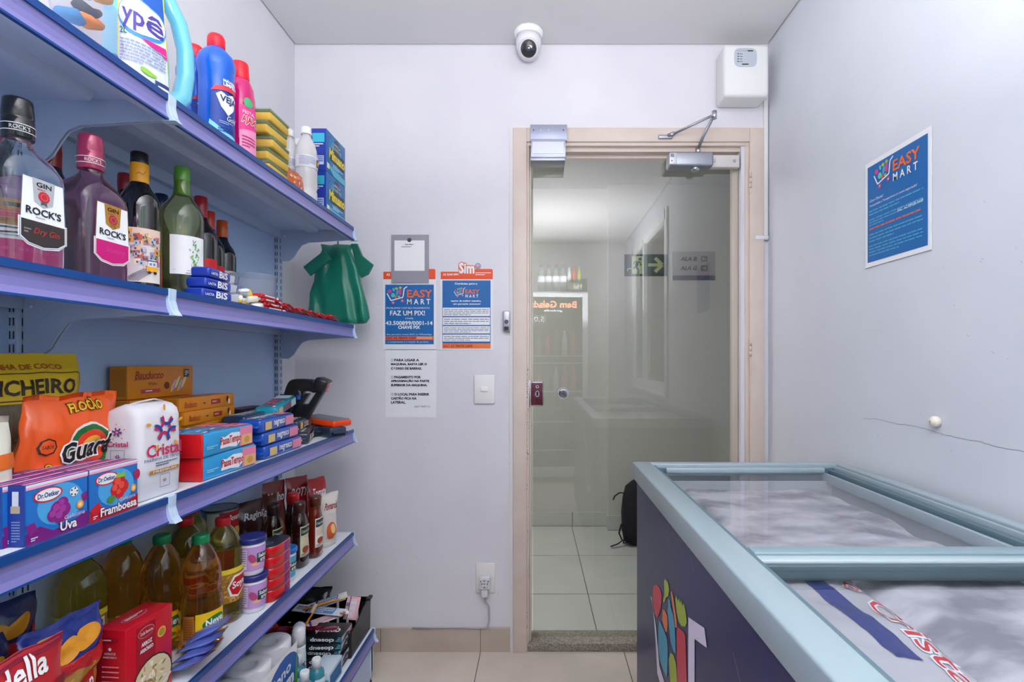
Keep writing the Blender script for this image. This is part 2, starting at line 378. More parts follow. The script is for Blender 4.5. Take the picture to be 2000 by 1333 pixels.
# window in the right wall, behind the camera's right shoulder
m = MB(); wf2 = C('#eceef0', .35)
for (ya, yb, za, zb) in ((WY0-.05, WY0+.03, WZ0-.05, WZ1+.05), (WY1-.03, WY1+.05, WZ0-.05, WZ1+.05), (WY0, WY1, WZ0-.05, WZ0+.03), (WY0, WY1, WZ1-.03, WZ1+.05), (-.34, -.30, WZ0, WZ1)):
    m.box(RX-.015, RX+.05, ya, yb, za, zb, wf2, .003)
wo = st('window_1', m); st('window_pane', MB().box(RX+.02, RX+.026, WY0, WY1, WZ0, WZ1, pane_mat('window_glass', '#9aa39e', 1.5)), wo)
st('window_sill', MB().box(RX-.03, RX+.02, WY0-.06, WY1+.06, WZ0-.075, WZ0-.05, wf2, .003), wo)

# ------------------------------------------------------------------ shopping-cart emblem with the two words
def cart(a, x, y, w, l=2, ln=WH):
    """emblem drawn in a box of width w whose lower left corner is (x, y)"""
    s = w/590
    P = lambda q: [(x+(u-175)*s, y+(1035-v)*s) for u, v in q]
    def e(u, v, r, r2, mt, lay, rot=0): a.ell(x+(u-175)*s, y+(1035-v)*s, r*s, r2*s, mt, lay, rot, seg=12)
    e(212, 862, 26, 24, PINK, l); e(262, 840, 14, 24, MINT, l, 20); e(300, 826, 22, 16, LIME, l); e(255, 912, 26, 30, MINT, l)
    e(310, 880, 16, 40, C('#49a7c9', .4), l, -10); e(348, 868, 20, 44, PINK, l); e(350, 815, 20, 16, LIME, l); e(290, 935, 12, 22, EO, l); e(330, 930, 18, 12, LIME, l)
    a.line(P([(177, 888), (228, 982), (384, 940), (400, 825), (440, 800)]), 13*s, ln, l+1)
    for u, v in ((257, 1010), (376, 985)): a.ring(x+(u-175)*s, y+(1035-v)*s, 22*s, 22*s, 9*s, PINK, l+1, 12); e(u, v, 8, 8, ln, l+1)
    a.text('EASY', x+265*s, y+95*s, x+585*s, y+190*s, EO, l+1, bold=3*s); a.text('MART', x+265*s, y+5*s, x+565*s, y+72*s, ln, l+1, sp=1.6, bold=1.5*s)

# ------------------------------------------------------------------ chest freezer
FX0, FX1, FY0, FY1, FZ = .283, .925, -.08, 1.572, .896
FRT = C('#98aab2', .35, coat=.3); FRD = C('#5b7480', .4); INN = C('#c9cdd3', .5)
NAVY = noisy('navy_panel', '#0b1450', '#101c60', 2.2, .3, 0); NAVY.node_tree.nodes['Principled BSDF'].inputs['Specular IOR Level'].default_value = .3
fz = thing('chest_freezer', 'navy blue chest freezer with pale blue rim and sliding glass lids beside right wall', 'freezer', (0, 0, 0))
m = MB(); bx0, bx1 = FX0+.012, FX1-.012; w = .05
m.box(bx0, bx0+w, FY0+.012, FY1-.012, .04, FZ-.05, NAVY); m.box(bx1-w, bx1, FY0+.012, FY1-.012, .04, FZ-.05, NAVY)
m.box(bx0+w, bx1-w, FY0+.012, FY0+.062, .04, FZ-.05, NAVY); m.box(bx0+w, bx1-w, FY1-.062, FY1-.012, .04, FZ-.05, NAVY)
m.box(bx0+w, bx1-w, FY0+.062, FY1-.062, .04, .09, INN)
m.build('cabinet', fz)
m = MB(); a = Art(m, flat((bx0-.0005, 0, 0), -Y, Z))
LOGO = {'white1':[(1.368,.577),(1.347,.58),(1.323,.538),(1.300,.477),(1.285,.42),(1.191,.40),(1.191,.44),(1.262,.452),(1.300,.53),(1.347,.572)],
'red1':[(1.329,.621),(1.289,.641),(1.256,.646),(1.237,.636),(1.246,.606),(1.267,.576),(1.285,.56),(1.311,.557),(1.331,.57),(1.337,.595)],
'lime1':[(1.215,.683),(1.201,.693),(1.177,.695),(1.168,.683),(1.174,.665),(1.196,.652),(1.205,.641),(1.215,.631),(1.225,.627),(1.22,.641),(1.212,.647)],
'orange1':[(1.152,.686),(1.141,.69),(1.128,.679),(1.115,.66),(1.103,.645),(1.101,.631),(1.115,.624),(1.128,.649),(1.145,.671)],
'lime2':[(1.115,.685),(1.103,.699),(1.095,.69),(1.083,.703),(1.076,.694),(1.067,.708),(1.06,.696),(1.049,.709),(1.041,.704),(1.031,.693),(1.027,.68),(1.038,.666),(1.064,.653),(1.087,.651),(1.103,.662)],
'orange2':[(1.23,.606),(1.21,.616),(1.186,.614),(1.18,.599),(1.186,.578),(1.199,.569),(1.215,.572),(1.232,.582)],
'blue1':[(1.264,.565),(1.22,.565),(1.186,.56),(1.179,.539),(1.182,.502),(1.189,.469),(1.22,.467),(1.259,.468),(1.274,.486),(1.274,.534)],
'blue2':[(1.177,.657),(1.163,.663),(1.154,.65),(1.132,.643),(1.119,.624),(1.113,.598),(1.111,.569),(1.128,.564),(1.154,.571),(1.168,.599),(1.183,.627),(1.174,.64)],
'red2':[(1.095,.636),(1.049,.649),(1.038,.647),(1.034,.629),(1.026,.561),(1.026,.46),(1.091,.46),(1.101,.562),(1.105,.613)],
'lime3':[(1.154,.547),(1.128,.555),(1.107,.548),(1.099,.515),(1.105,.47),(1.150,.46),(1.163,.498),(1.17,.522)],
'white2':[(1.016,.696),(.917,.726),(.903,.698),(.975,.675),(.975,.45),(1.191,.40),(1.191,.43),(1.018,.45)]}
LC = {'white': C('#e6dcf0', .4), 'red': C('#d02a48', .4), 'lime': C('#a6b92c', .4), 'orange': C('#ee7a3c', .4), 'blue': C('#3fa0bd', .4)}
for k, p in LOGO.items(): a.poly([(-y, z) for y, z in p], LC[k.rstrip('123')], 1)
for y, z in ((1.27, .36), (1.03, .37)): a.ring(-y, z, .03, .03, .012, LC['red'], 1)
a.text('EASY', -.86, .50, -.50, .62, LC['orange'], 1, bold=.003); a.text('MART', -.86, .39, -.50, .46, LC['white'], 1, sp=1.4)
for y, z, q in ((1.18, .80, .02), (1.0, .82, .02), (.78, .76, .03)): a.line([(-y, z), (-y+q, z-q)], .0012, C('#8f9cc4'), 1)
a.line([(-1.55, .72), (-1.50, .66), (-1.44, .60), (-1.40, .585)], .0015, BK, 1)
m.build('printed_emblem', fz)
m = MB(); r0 = FZ-.05   # rim: four bevelled rails with a skirt
m.box(FX0, FX0+.055, FY0, FY1, r0, FZ, FRT, .004); m.box(FX1-.035, FX1, FY0, FY1, r0, FZ, FRT, .004)
m.box(FX0+.05, FX1-.03, FY1-.032, FY1, r0, FZ-.0005, FRT, .004); m.box(FX0+.05, FX1-.03, FY0, FY0+.05, r0, FZ-.0005, FRT, .004)
m.build('rim', fz)
m = MB()   # inner liner and steps
m.box(FX0+.055, FX0+.063, FY0+.05, FY1-.03, .3, FZ-.004, FRD); m.box(FX1-.05, FX1-.035, FY0+.05, FY1-.03, .3, FZ-.03, FRD)
m.box(FX0+.063, FX1-.04, FY1-.045, FY1-.033, .3, FZ-.012, FRD)
q = bx0+w; m.box(q, q+.005, FY0+.062, FY1-.062, .2, FZ-.045, INN); m.box(bx1-w-.005, bx1-w, FY0+.062, FY1-.062, .2, FZ-.045, INN)
m.box(q+.005, bx1-w-.005, FY1-.067, FY1-.062, .2, FZ-.045, INN); m.box(q+.005, bx1-w-.005, FY0+.062, FY0+.067, .2, FZ-.045, INN)
m.build('liner', fz)
m = MB()
for i, x in enumerate((FX1-.048, FX1-.066, FX1-.084)):
    m.box(x, x+.009, FY0+.05, FY1-.04, FZ-.05, FZ-.006-i*.009, (FRT, FRD, C('#b4c6cc', .3))[i], .001)
m.box(FX0+.063, FX0+.069, FY0+.05, FY1-.04, FZ-.03, FZ-.012, FRD)
m.build('lid_track', fz)
lid = MB().box(FX0+.069, FX1-.086, .80, FY1-.05, FZ-.022, FZ-.019, GLF).build('glass_lid', fz)
m = MB(); m.box(FX0+.09, FX1-.084, FY1-.062, FY1-.046, FZ-.024, FZ-.008, FRT, .003); m.box(FX0+.09, FX1-.084, FY1-.046, FY1-.038, FZ-.024, FZ-.014, C('#a4b8be', .3), .002); m.build('lid_edge', lid)
lid2 = MB().box(FX0+.069, FX1-.086, FY0+.06, .84, FZ-.034, FZ-.031, GLF).build('glass_lid', fz)
m = MB(); m.box(FX0+.066, FX1-.03, .835, .865, FZ-.026, FZ-.004, C('#839ca5', .3), .003); m.box(FX0+.066, FX1-.03, .812, .835, FZ-.026, FZ-.008, C('#adbec4', .25), .003)
m.box(FX0+.066, FX1-.03, .80, .812, FZ-.036, FZ-.012, C('#4d5f66', .4), .002); m.build('lid_handle', lid)
for (x, y) in ((FX0+.08, FY0+.1), (FX1-.08, FY0+.1), (FX0+.08, FY1-.1), (FX1-.08, FY1-.1)):
    m = MB(); m.lathe([(.03, 0), (.03, .03), (.015, .045)], BK, x, y, 14); m.build('caster', fz)
# frost: bumpy crust heaped under the lids
FR = noisy('frost', '#8f8a93', '#d4cfd4', 9, .9, 1.0, 12, (1, 1.8, 1), lo=.36, hi=.62)
def crust(name, xa, xb, ya, yb, zt, nx, ny, seed, label, amp=.0075):
    vs = []; fs = []
    for j in range(ny+1):
        for i in range(nx+1):
            u, v = i/nx, j/ny; x = xa+(xb-xa)*u; y = ya+(yb-ya)*v
            e = min(u, 1-u, (v)*2, (1-v)*2, .12)/.12
            z = zt - .10*(1-e)**2 + amp*(nz(x*9, y*9, seed) + .6*nz(x*24, y*24, seed+3) + .35*nz(x*70, y*70, seed))
            z -= .034 * max(0, min(1, (1.0-y)/.08)) * max(0, min(1, (.56-x)/.06))
            x += .015*nz(y*11, z*3, seed); vs.append((x, y, min(z, zt+amp*1.2)))
    for j in range(ny):
        for i in range(nx): fs.append((j*(nx+1)+i, j*(nx+1)+i+1, (j+1)*(nx+1)+i+1, (j+1)*(nx+1)+i))
    n = len(vs); rim = [i for i in range(nx+1)] + [(j+1)*(nx+1)+nx for j in range(ny)] + [ny*(nx+1)+nx-1-i for i in range(nx)] + [(ny-1-j)*(nx+1) for j in range(ny-1)]
    vs += [(vs[i][0], vs[i][1], .30) for i in rim]; q = len(rim)
    for k in range(q): fs.append((rim[(k+1) % q], rim[k], n+k, n+(k+1) % q))
    fs.append([n+k for k in range(q)])
    m = MB(); m.add(vs, fs, FR, True); o = m.build(name); return tag(o, label, 'frost', kind='stuff')
crust('frost_crust', FX0+.073, FX1-.092, .05, FY1-.070, FZ-.050, 60, 110, 2.0, 'thick white frost heaped under the glass lids of chest freezer')
# ice bags under the near lid
BAGF = film('ice_bag_film', '#f2eef2', .55, .12); CUBE = C('#e4e2ea', .12, trans=.3, ior=1.31)
def pillow(mb, w, h, d, mat, seed=0, seal=.010, nx=14, nzv=20, cr=.003, flatb=False, p=3, zig=True, sq=.5):
    """soft pack standing in the YZ plane, thickness along X; returns surface mapping for the front"""
    def T(a, b):
        u = min(1, abs(2*a/w)); v = min(1, max(0, (b-seal)/(h-2*seal)))
        sv = math.sin(PI*v)**sq if not flatb else (min(1, (1-v)*2.2))**.7
        return d/2*(max(0, 1-u**p))**.5*sv
    def F(a, b, l, side=1):
        t = T(a, b); n = cr*(nz(a*34+seed, b*34, seed) + .3*nz(a*55, b*55+seed, seed*2)); e = 1 if 0 < t else 0
        off = .0012*l if side > 0 else 0
        wob = cr*1.6*nz(b*20, seed, 1.3)
        return Vector((side*(t + n*min(1, t/(.004+d*.1))) + wob + off, a + cr*.8*nz(b*30, seed, 7), b + cr*nz(a*25, seed, 3)*(b/h)))
    vs = []; fs = []; N = (nx+1)*(nzv+1)
    for side in (1, -1):
        for j in range(nzv+1):
            for i in range(nx+1): vs.append(F(-w/2+w*i/nx, h*j/nzv, 0, side))
    for j in range(nzv):
        for i in range(nx):
            q = (j*(nx+1)+i, j*(nx+1)+i+1, (j+1)*(nx+1)+i+1, (j+1)*(nx+1)+i); fs.append(q); fs.append(tuple(N+k for k in reversed(q)))
    rim = [i for i in range(nx+1)] + [(j+1)*(nx+1)+nx for j in range(nzv)] + [nzv*(nx+1)+nx-1-i for i in range(nx)] + [(nzv-1-j)*(nx+1) for j in range(nzv-1)]
    for k in range(len(rim)): x, y = rim[k], rim[(k+1) % len(rim)]; fs.append((y, x, N+x, N+y))
    mb.add(vs, fs, mat, True)
    return F
RED = C('#d8262e', .4); NB = C('#27357c', .4)
def ice_bag(label, loc, rot):
    t = thing('ice_bag', label, 'bag', loc, rot, 'printed bags of ice inside the freezer')
    m = MB(); F = pillow(m, .20, .46, .050, BAGF, 3.1, cr=.003, nx=22, nzv=30); m.build('film', t)
    m = MB(); a = Art(m, F, .012)
    a.poly([(-.045+.012*math.sin(b*9), b) for b in [.06+.30*k/12 for k in range(13)]] + [(-.015+.014*math.sin(b*9), b) for b in [.36-.30*k/12 for k in range(13)]], NB, 1)
    # lettering running up the bag
    g = Art(m, lambda x, y, l: F(-y, x, l), .012)
    g.text('Gelo Cristal', .03, .058, .42, .088, RED, 2, out=WH, ow=.002)
    g.text('Gelo Cristal', .03, -.066, .36, -.034, RED, 2, out=WH, ow=.002)
    g.lines(.10, -.075, .17, -.052, 5, NB, 1.5); g.lines(.27, -.075, .35, -.05, 5, NB, 1.5); g.ell(.22, -.062, .016, .012, RED, 1.5); g.ell(.20, -.06, .012, .006, NB, 1.6)
    m.build('printing', t)
    return t
ice_bag('clear ice bag with red and blue lettering under the near freezer lid', (.425, .965, .832), tuple((Matrix.Rotation(R(-3), 3, 'Z') @ Matrix(((0, -1, 0), (0, 0, -1), (1, 0, 0)))).to_euler()))

# ------------------------------------------------------------------ wall posters and papers (local units = photo-zoom units, converted to metres)
def wallthing(name, label, cat, draw, x, z, back=BY, dy=.0015, group=None):
    m = MB(); draw(m); return single(name, m, label, cat, (x, back-dy, z), 0, group)
k = .0003192   # 1 unit of the drawing in metres (6.667 units per px, 470 px per m)
def poster(header, right):
    def d(m):
        W, Hh = 690*k, (1330+290-590)*k
        m.box(0, W, 0, .0014, 0, Hh, C('#e9eaf0', .3))
        a = Art(m, flat((0, 0, 0), X, Z, k)); OR = C('#f0531f', .4)
        a.poly([(6, Hh/k-110), (684, Hh/k-110), (684, Hh/k+10), (670, Hh/k+25), (460, Hh/k+25), (440, Hh/k-10), (6, Hh/k-10)], OR, 1)
        Ht = Hh/k
        if not right:
            a.rect(30, 75, 662, 850, EB, 1); cart(a, 52, 590, 590)
            a.text('PROBLEMAS COM SEU PAGAMENTO?', 45, 535, 610, 556, WH, 2); a.text('FAZ UM PIX!', 95, 450, 545, 510, WH, 2, bold=1.5)
            a.text('CNPJ', 290, 395, 390, 420, WH, 2); a.text('43.500899/0001-14', 38, 325, 645, 375, WH, 2, bold=1.5); a.text('CHAVE PIX', 200, 275, 480, 315, WH, 2, bold=2)
            a.text('Seu parceiro nosso SAC no WhatsApp', 50, 190, 635, 212, WH, 2)
            a.rect(32, 132, 660, 178, EO, 2); a.text('SAC 62 98470 5409', 40, 142, 430, 170, C('#a82a3a'), 3, bold=1.5); a.rect(440, 142, 640, 170, C('#f8a070'), 3)
            a.text('o comprovante e a rotação do produto.', 60, 90, 600, 115, WH, 2); a.text('62 3240 0991', 50, Ht-62, 300, Ht-35, WH, 2, bold=1)
        else:
            a.rect(28, 20, 655, 905, EB, 1)
            a.text('Condutas para a', 190, 845, 480, 875, WH, 2, bold=1); cart(a, 180, 680, 330)
            a.text('operar da melhor maneira,', 140, 625, 530, 648, WH, 2, bold=1); a.text('em parceria conosco!', 170, 585, 520, 608, WH, 2, bold=1)
            for (b0, b1, n) in ((440, 550, 4), (325, 425, 3), (215, 310, 4), (110, 200, 3)):
                a.rect(34, b0, 648, b1, WH, 2); a.lines(50, b0+8, 635, b1-10, n, C('#70809a', .6), 3, .35)
            a.rect(28, 20, 655, 85, C('#f07a3c', .4), 2); a.text('SAC 62 98470 5409', 40, 35, 420, 68, C('#b83a2a'), 3, bold=1.5)
            a.text('62 3240 0991', 40, Ht-60, 240, Ht-36, WH, 2, bold=1); a.lines(460, Ht-62, 660, Ht-12, 2, WH, 2, .4)
            a.text('Sim', 250, Ht-30, 440, Ht+100, WH, 3, bold=7, out=EO, ow=12); a.ell(490, Ht+62, 40, 42, C('#9aa0b4'), 2); a.ell(490, Ht+70, 22, 18, C('#e2b0b0'), 3)
    return d
wallthing('poster', 'blue and orange poster reading FAZ UM PIX, left of the two wall posters', 'poster', poster(0, False), -.653, 1.251)
wallthing('poster', 'blue and orange poster with four white text boxes and orange Sim tab, right one', 'poster', poster(0, True), -.415, 1.251)
def d(m):
    m.box(0, .212, 0, .0008, 0, .282, PW); a = Art(m, flat((0, 0, 0), X, Z, k)); Q = C('#262a38', .7)
    T = [('PARA LIGAR A', 730, 318), ('MAQUINA, BASTA LER O', 675, 465), ('CÓDIGO DE BARRAS.', 622, 395), ('PAGAMENTO POR', 508, 340), ('APROXIMAÇÃO NA PARTE', 455, 490), ('SUPERIOR DA MAQUINA.', 402, 470),
         ('O LOCAL PARA INSERIR', 285, 450), ('CARTÃO FICA NA', 232, 330), ('LATERAL.', 180, 190)]
    for i, (s, y, w) in enumerate(T):
        bul = i in (0, 3, 6); x = 118 if bul else 75; a.text(s, x, y, x+w, y+30 + (6 if 'Ç' in s or 'Ã' in s or 'Ó' in s else 0), Q, 1, bold=2.2)
        if bul: a.ring(88, y+15, 16, 18, 4, Q, 1, 10)
    a.text('EASY MART', 380, 128, 540, 152, Q, 1, shear=.2); a.ring(565, 140, 12, 14, 3, Q, 1, 10)
wallthing('instruction_sheet', 'white paper sheet of black capitals taped below the left poster', 'paper', d, -.643, .971)
def d(m):
    m.box(0, .155, 0, .002, 0, .200, film('pouch_plastic', '#a9a9b4', .8, .25)); m.box(.013, .138, -.0012, 0, .050, .176, WH)
    a = Art(m, flat((0, -.0014, 0), X, Z)); a.text('Easy Mart', .058, .156, .092, .162, BK, 1, bold=.0002); a.lines(.042, .146, .110, .153, 1, C('#9a9aa4'), 1)
    ydisc(m, .075, .178, -.001, -.005, .009, .007, C('#44444c', .4))
wallthing('card_pouch', 'grey plastic pouch holding a small white card pinned above the left poster', 'pouch', d, -.617, 1.529, dy=.0055)
# poster on the right wall
m = MB(); m.box(-.0012, 0, -.125, .125, 0, .300, WH, 0)
a = Art(m, flat((-.0013, .118, 0), -Y, Z, .236/540)); 
a.rect(8, 30, 532, 655, EB, 1); cart(a, 75, 480, 400)
a.text('Caro Cliente!', 30, 420, 160, 437, WH, 2, shear=.2); a.text('Honestidade e Transparência é a nossa negociação!', 30, 385, 450, 403, WH, 2, shear=.2)
TL = C('#4fa9cf', .5); a.lines(25, 330, 500, 372, 2, TL, 2, .4); a.lines(25, 262, 500, 315, 3, TL, 2, .4, .3); a.text('SAC  62 99928-9449', 290, 285, 500, 302, WH, 2)
a.lines(30, 235, 490, 252, 1, C('#d06a50'), 2, .6, 1); a.lines(25, 155, 500, 220, 3, TL, 2, .35, .5); a.lines(25, 65, 500, 145, 4, TL, 2, .35, .6)
single('poster', m, 'blue poster with cart emblem and small white text alone on right wall', 'poster', (RX-.0015, 1.361, 1.474), 0)
# round rubber stop on the right wall
m = MB(); m.lathe([(.010, 0), (.013, .002), (.013, .012), (.009, .017), (.004, .019)], C('#e8e0d2', .5)); Art(m, flat((0, 0, .0192), X, Y)).rect(-.003, -.0008, .003, .0008, C('#777777', .5), 1)
single('door_stop', m, 'small round cream rubber door stop fixed on right wall above the crack', 'door stop', (RX, 1.219, 1.060), (0, R(-90), 0))

# ------------------------------------------------------------------ wall fittings
t = thing('security_camera', 'white dome security camera with black lens under the ceiling', 'camera', (-.046, 2.045, H))
m = MB(); m.lathe([(.058, 0), (.058, -.010), (.052, -.018), (.046, -.024)], WH, seg=32); m.build('base', t)
m = MB(); m.lathe([(.050, -.022), (.051, -.045), (.047, -.068), (.040, -.088), (.028, -.102), (.014, -.109), (.002, -.111)], C('#e4e4ea', .35)); m.build('housing', t)
m = MB(); dr = Vector((.02, -.86, -.5)).normalized(); M = dr.to_track_quat('Z', 'Y').to_matrix().to_4x4(); M.translation = Vector((0, -.004, -.070))
def lens(prof, mt):
    q = MB(); q.lathe(prof, mt, seg=26); m.add([M @ Vector(v) for v in q.v], q.f, mt, True)
lens([(.041, .012), (.039, .030), (.034, .042)], C('#dcdce4', .4)); lens([(.031, .040), (.031, .0455), (.027, .047)], C('#17181d', .15, coat=1)); lens([(.010, .046), (.010, .049), (.006, .050)], C('#3a4150', .1, coat=1))
m.build('lens', t)

t = thing('electric_fence_box', 'white plastic control box with grey label high in right corner', 'control box', (.845, BY, 2.405))
m = MB(); wb = C('#e6e7e6', .45); m.box(-.118, .062, -.105, .0, -.152, .056, wb, .016, 4); m.build('cover', t)
m = MB(); a = Art(m, flat((0, -.1055, 0), X, Z)); a.poly([(x*.045-.034, z*.038) for x, z in [(math.copysign(abs(math.cos(q))**.5, math.cos(q)), math.copysign(abs(math.sin(q))**.5, math.sin(q))) for q in [2*PI*i/24 for i in range(24)]]], C('#b9c2cb', .4), 1)
a.text('CENTRAL DE CHOQUE', -.068, .024, -.028, .0275, C('#5c6672'), 2); a.rect(-.026, .0235, -.004, .028, BK, 2)
for i in range(4): a.rect(-.066, .012-i*.010, -.060, .0155-i*.010, BK, 2); a.rect(-.057, .012-i*.010, -.046, .0145-i*.010, C('#5c6672'), 2)
a.rect(-.048, -.029, -.022, -.025, BK, 2); m.build('label_plate', t)
m = MB(); m.box(-.009, .009, -.012, 0, 0, .56, wb, .002); m.box(-.046, .010, -.016, 0, -.018, 0, wb, .003)
single('cable_duct', m, 'white plastic cable duct running down beside the door frame', 'duct', (.934, BY, 1.724), 0)

t = thing('magnetic_door_lock', 'grey steel magnetic lock bracket at top left of glass door', 'lock', (.033, BY-.014, 2.17))
lav = C('#a9aec2', .35, .5)
m = MB(); m.box(-.073, .077, -.020, 0, -.062, .003, lav, .001); a = Art(m, flat((0, -.0205, 0), X, Z))
for x in (-.06, -.03, .002, .062): a.ell(x, -.020, .0025, .003, BK if x in (-.06, .062) else C('#cfd4e0'), 1, seg=10)
m.build('mounting_plate', t)
m = MB(); m.box(-.070, .070, -.048, .02, -.142, -.068, C('#b4b8cc', .3, .5), .001); m.box(-.064, .062, -.050, -.048, -.128, -.080, C('#c2c6d8', .3, .4)); m.build('magnet', t)
m = MB(); m.box(-.072, .068, -.050, .024, -.156, -.144, ALU, .001); m.build('armature_plate', t)

t = thing('door_closer', 'silver hydraulic door closer with folding arm at top of glass door', 'door closer', (.635, BY+.010, 2.035))
m = MB(); m.box(-.105, .075, -.045, .02, -.030, .028, ALU, .008, 3); m.box(-.107, -.075, -.046, .015, -.026, .024, C('#d0d3da', .3, .5), .004); 
Art(m, flat((0, -.0462, 0), X, Z)).rect(-.102, -.018, -.088, -.002, WH, 1).rect(-.099, -.013, -.095, -.008, BK, 2).rect(-.102, .004, -.088, .018, C('#8a8f9c'), 1); m.build('cylinder_body', t)
m = MB(); m.lathe([(.014, -.044), (.018, -.036), (.018, -.028)], CHROME, .008, -.016, 20); m.lathe([(.010, .028), (.010, .050)], CHROME, .018, -.02, 16); m.build('spindle', t)
m = MB(); m.box(.070, .192, -.018, .012, -.027, .025, C('#d6d0cc', .4), .004)
for x in (.086, .170): ydisc(m, x, 0, -.018, -.021, .007, .006, ALU)
m.build('bracket', t)
m = MB(); m.tube([(.018, -.02, .045), (.030, -.045, .085), (.058, -.10, .150)], .0075, ALU, 6, .45); m.tube([(.058, -.10, .135), (.058, -.10, .165)], .010, CHROME, 14); m.build('main_arm', t)
m = MB(); m.tube([(.055, -.10, .150), (-.02, -.07, .125), (-.095, -.035, .100)], .005, ALU, 8); m.tube([(-.085, -.04, .104), (-.108, -.028, .098)], .009, ALU, 8); m.box(-.148, -.090, -.034, -.022, .086, .102, ALU, .003); m.build('fore_arm', t)

t = thing('key_switch', 'small metal key switch on the wall left of the door frame', 'switch', (-.138, BY, 1.369))
m = MB(); m.box(-.016, .014, -.022, 0, -.042, .044, C('#b9bcc4', .35, .5), .005); m.build('case', t)
m = MB(); ydisc(m, -.001, -.002, -.022, -.025, .009, .008, C('#54585f', .3, .8)); Art(m, flat((0, -.0255, 0), X, Z)).rect(-.002, -.007, 0, .003, BK, 1); Art(m, flat((0, -.0225, 0), X, Z)).rect(-.010, -.038, .008, -.022, C('#2c3038'), 1); m.build('key_barrel', t)

t = thing('light_switch', 'white plastic light switch plate on the wall near door', 'light switch', (-.231, BY, 1.087))
m = MB(); m.box(-.043, .043, -.009, 0, -.060, .060, C('#ecebea', .4), .004); m.build('plate', t)
m = MB(); m.box(-.016, .016, -.013, -.008, -.008, .012, C('#f4f3f2', .35), .002); m.build('rocker', t)

t = thing('wall_socket', 'white wall socket plate low on the wall with adaptor in it', 'socket', (-.228, BY, .305))
m = MB(); m.box(-.040, .040, -.008, 0, -.063, .062, C('#e9e6e4', .4), .004); m.build('plate', t)
t = thing('plug_adaptor', 'white multi-way plug adaptor with grey cable in low wall socket', 'plug adaptor', (-.228, BY-.008, .295))
m = MB(); wa = C('#dcdce2', .4); m.box(-.020, .022, -.032, 0, -.026, .026, wa, .004); a = Art(m, flat((0, -.0325, 0), X, Z))
for x, z in ((0, 0), (-.010, 0), (.012, 0), (0, .012), (0, -.014), (-.014, .01), (.016, .01)): a.ell(x, z, .0028, .0028, C('#3a3a44'), 1, seg=8)
a.ring(0, 0, .017, .017, .0012, C('#9a9aa8'), 1); m.build('adaptor_body', t)
m = MB(); m.box(-.014, .014, -.028, -.004, -.060, -.026, wa, .005); m.build('plug', t)
m = MB(); m.tube([(0, -.016, -.058), (.004, -.016, -.080), (.018, -.014, -.10), (.018, -.012, -.16), (.010, -.010, -.19), (-.03, -.008, -.193), (-.10, -.008, -.190), (-.2, -.010, -.189), (-.30, -.010, -.191)], .0032, C('#b4b4bc', .5), 8); m.build('cable', t)

# corridor signs
m = MB(); m.box(0, .302, -.003, 0, 0, .154, C('#0c3a2c', .4)); a = Art(m, flat((0, -.003, 0), X, Z)); LG = C('#b9c48a', .5)
a.rect(.052, .016, .132, .142, LG, 1)
DG = C('#0c2a22', .5); a.ell(.110, .120, .009, .010, DG, 2); a.line([(.092, .100), (.082, .068)], .022, DG, 2); a.line([(.096, .104), (.112, .096), (.112, .078), (.122, .078)], .007, DG, 2); a.line([(.088, .104), (.070, .100), (.066, .082)], .007, DG, 2)
a.line([(.082, .066), (.098, .046), (.098, .016)], .010, DG, 2); a.line([(.080, .066), (.064, .054)], .010, DG, 2); a.line([(.064, .054), (.024, .052), (.022, .034)], .009, LG, 2)
a.rect(.168, .068, .262, .090, LG, 1); a.line([(.216, .128), (.268, .079), (.216, .030)], .024, LG, 1)
single('exit_sign', m, 'green exit sign with running figure and arrow on corridor wall', 'sign', (.595, 3.62, 1.806), 0)
m = MB(); m.box(0, .302, -.003, 0, 0, .203, C('#a4a2a4', .45)); a = Art(m, flat((0, -.003, 0), X, Z)); a.rect(0, 0, .302, .034, C('#473f4c', .5), 1); Q = C('#0c0e10', .5)
for i, s in enumerate(('ALA B', 'ALA G')):
    z = .138-i*.066; a.text(s, .056, z, .168, z+.026, Q, 1, shear=.3, bold=.0017); a.rect(.200, z-.008, .248, z+.034, C('#6c6264', .5), 1)
    sg = 1 if i else -1; a.line([(.224-sg*.014, z+.013), (.224+sg*.012, z+.013)], .006, C('#b4aeb0'), 2); a.line([(.224+sg*.002, z+.024), (.224+sg*.013, z+.013), (.224+sg*.002, z+.002)], .006, C('#b4aeb0'), 2)
a.text('hotel', .12, .011, .16, .020, C('#7a727e'), 2)
single('wing_sign', m, 'grey sign reading ALA B and ALA G on corridor wall', 'sign', (.935, 3.62, 1.777), 0)

# backpack on the corridor floor
BP = C('#17151a', .8, bump=.4); t = thing('backpack', 'black backpack with loose straps standing on the corridor floor', 'backpack', (.685, 3.36, .012))
m = MB(); m.loft([(0, 0, z, .15*f, .10*f*q, 3) for z, f, q in ((.0, .72, .8), (.02, .92, 1), (.10, 1.0, 1.05), (.20, 1, 1), (.30, .95, .9), (.37, .82, .75), (.41, .55, .5), (.425, .2, .3))], BP, 30, wob=lambda p: Vector((.006*nz(p.x*14, p.y*14, p.z*14), .006*nz(p.x*11+5, p.y*14, p.z*12), 0)))
m.build('bag_body', t)
m = MB(); m.tube([(-.13, -.02, .33), (-.165, -.02, .335), (-.20, -.03, .315), (-.21, -.03, .29)], .009, BP, 8, .4); m.build('strap', t)
m = MB(); m.tube([(-.12, -.03, .15), (-.16, -.04, .13), (-.175, -.05, .08), (-.155, -.06, .035), (-.19, -.08, .02), (-.235, -.10, .012)], .010, BP, 8, .4); m.build('strap', t)
m = MB(); m.tube([(-.12, -.05, .10), (-.14, -.06, .05), (-.15, -.06, .02), (-.10, -.09, .03)], .008, BP, 8, .5); m.build('strap', t)

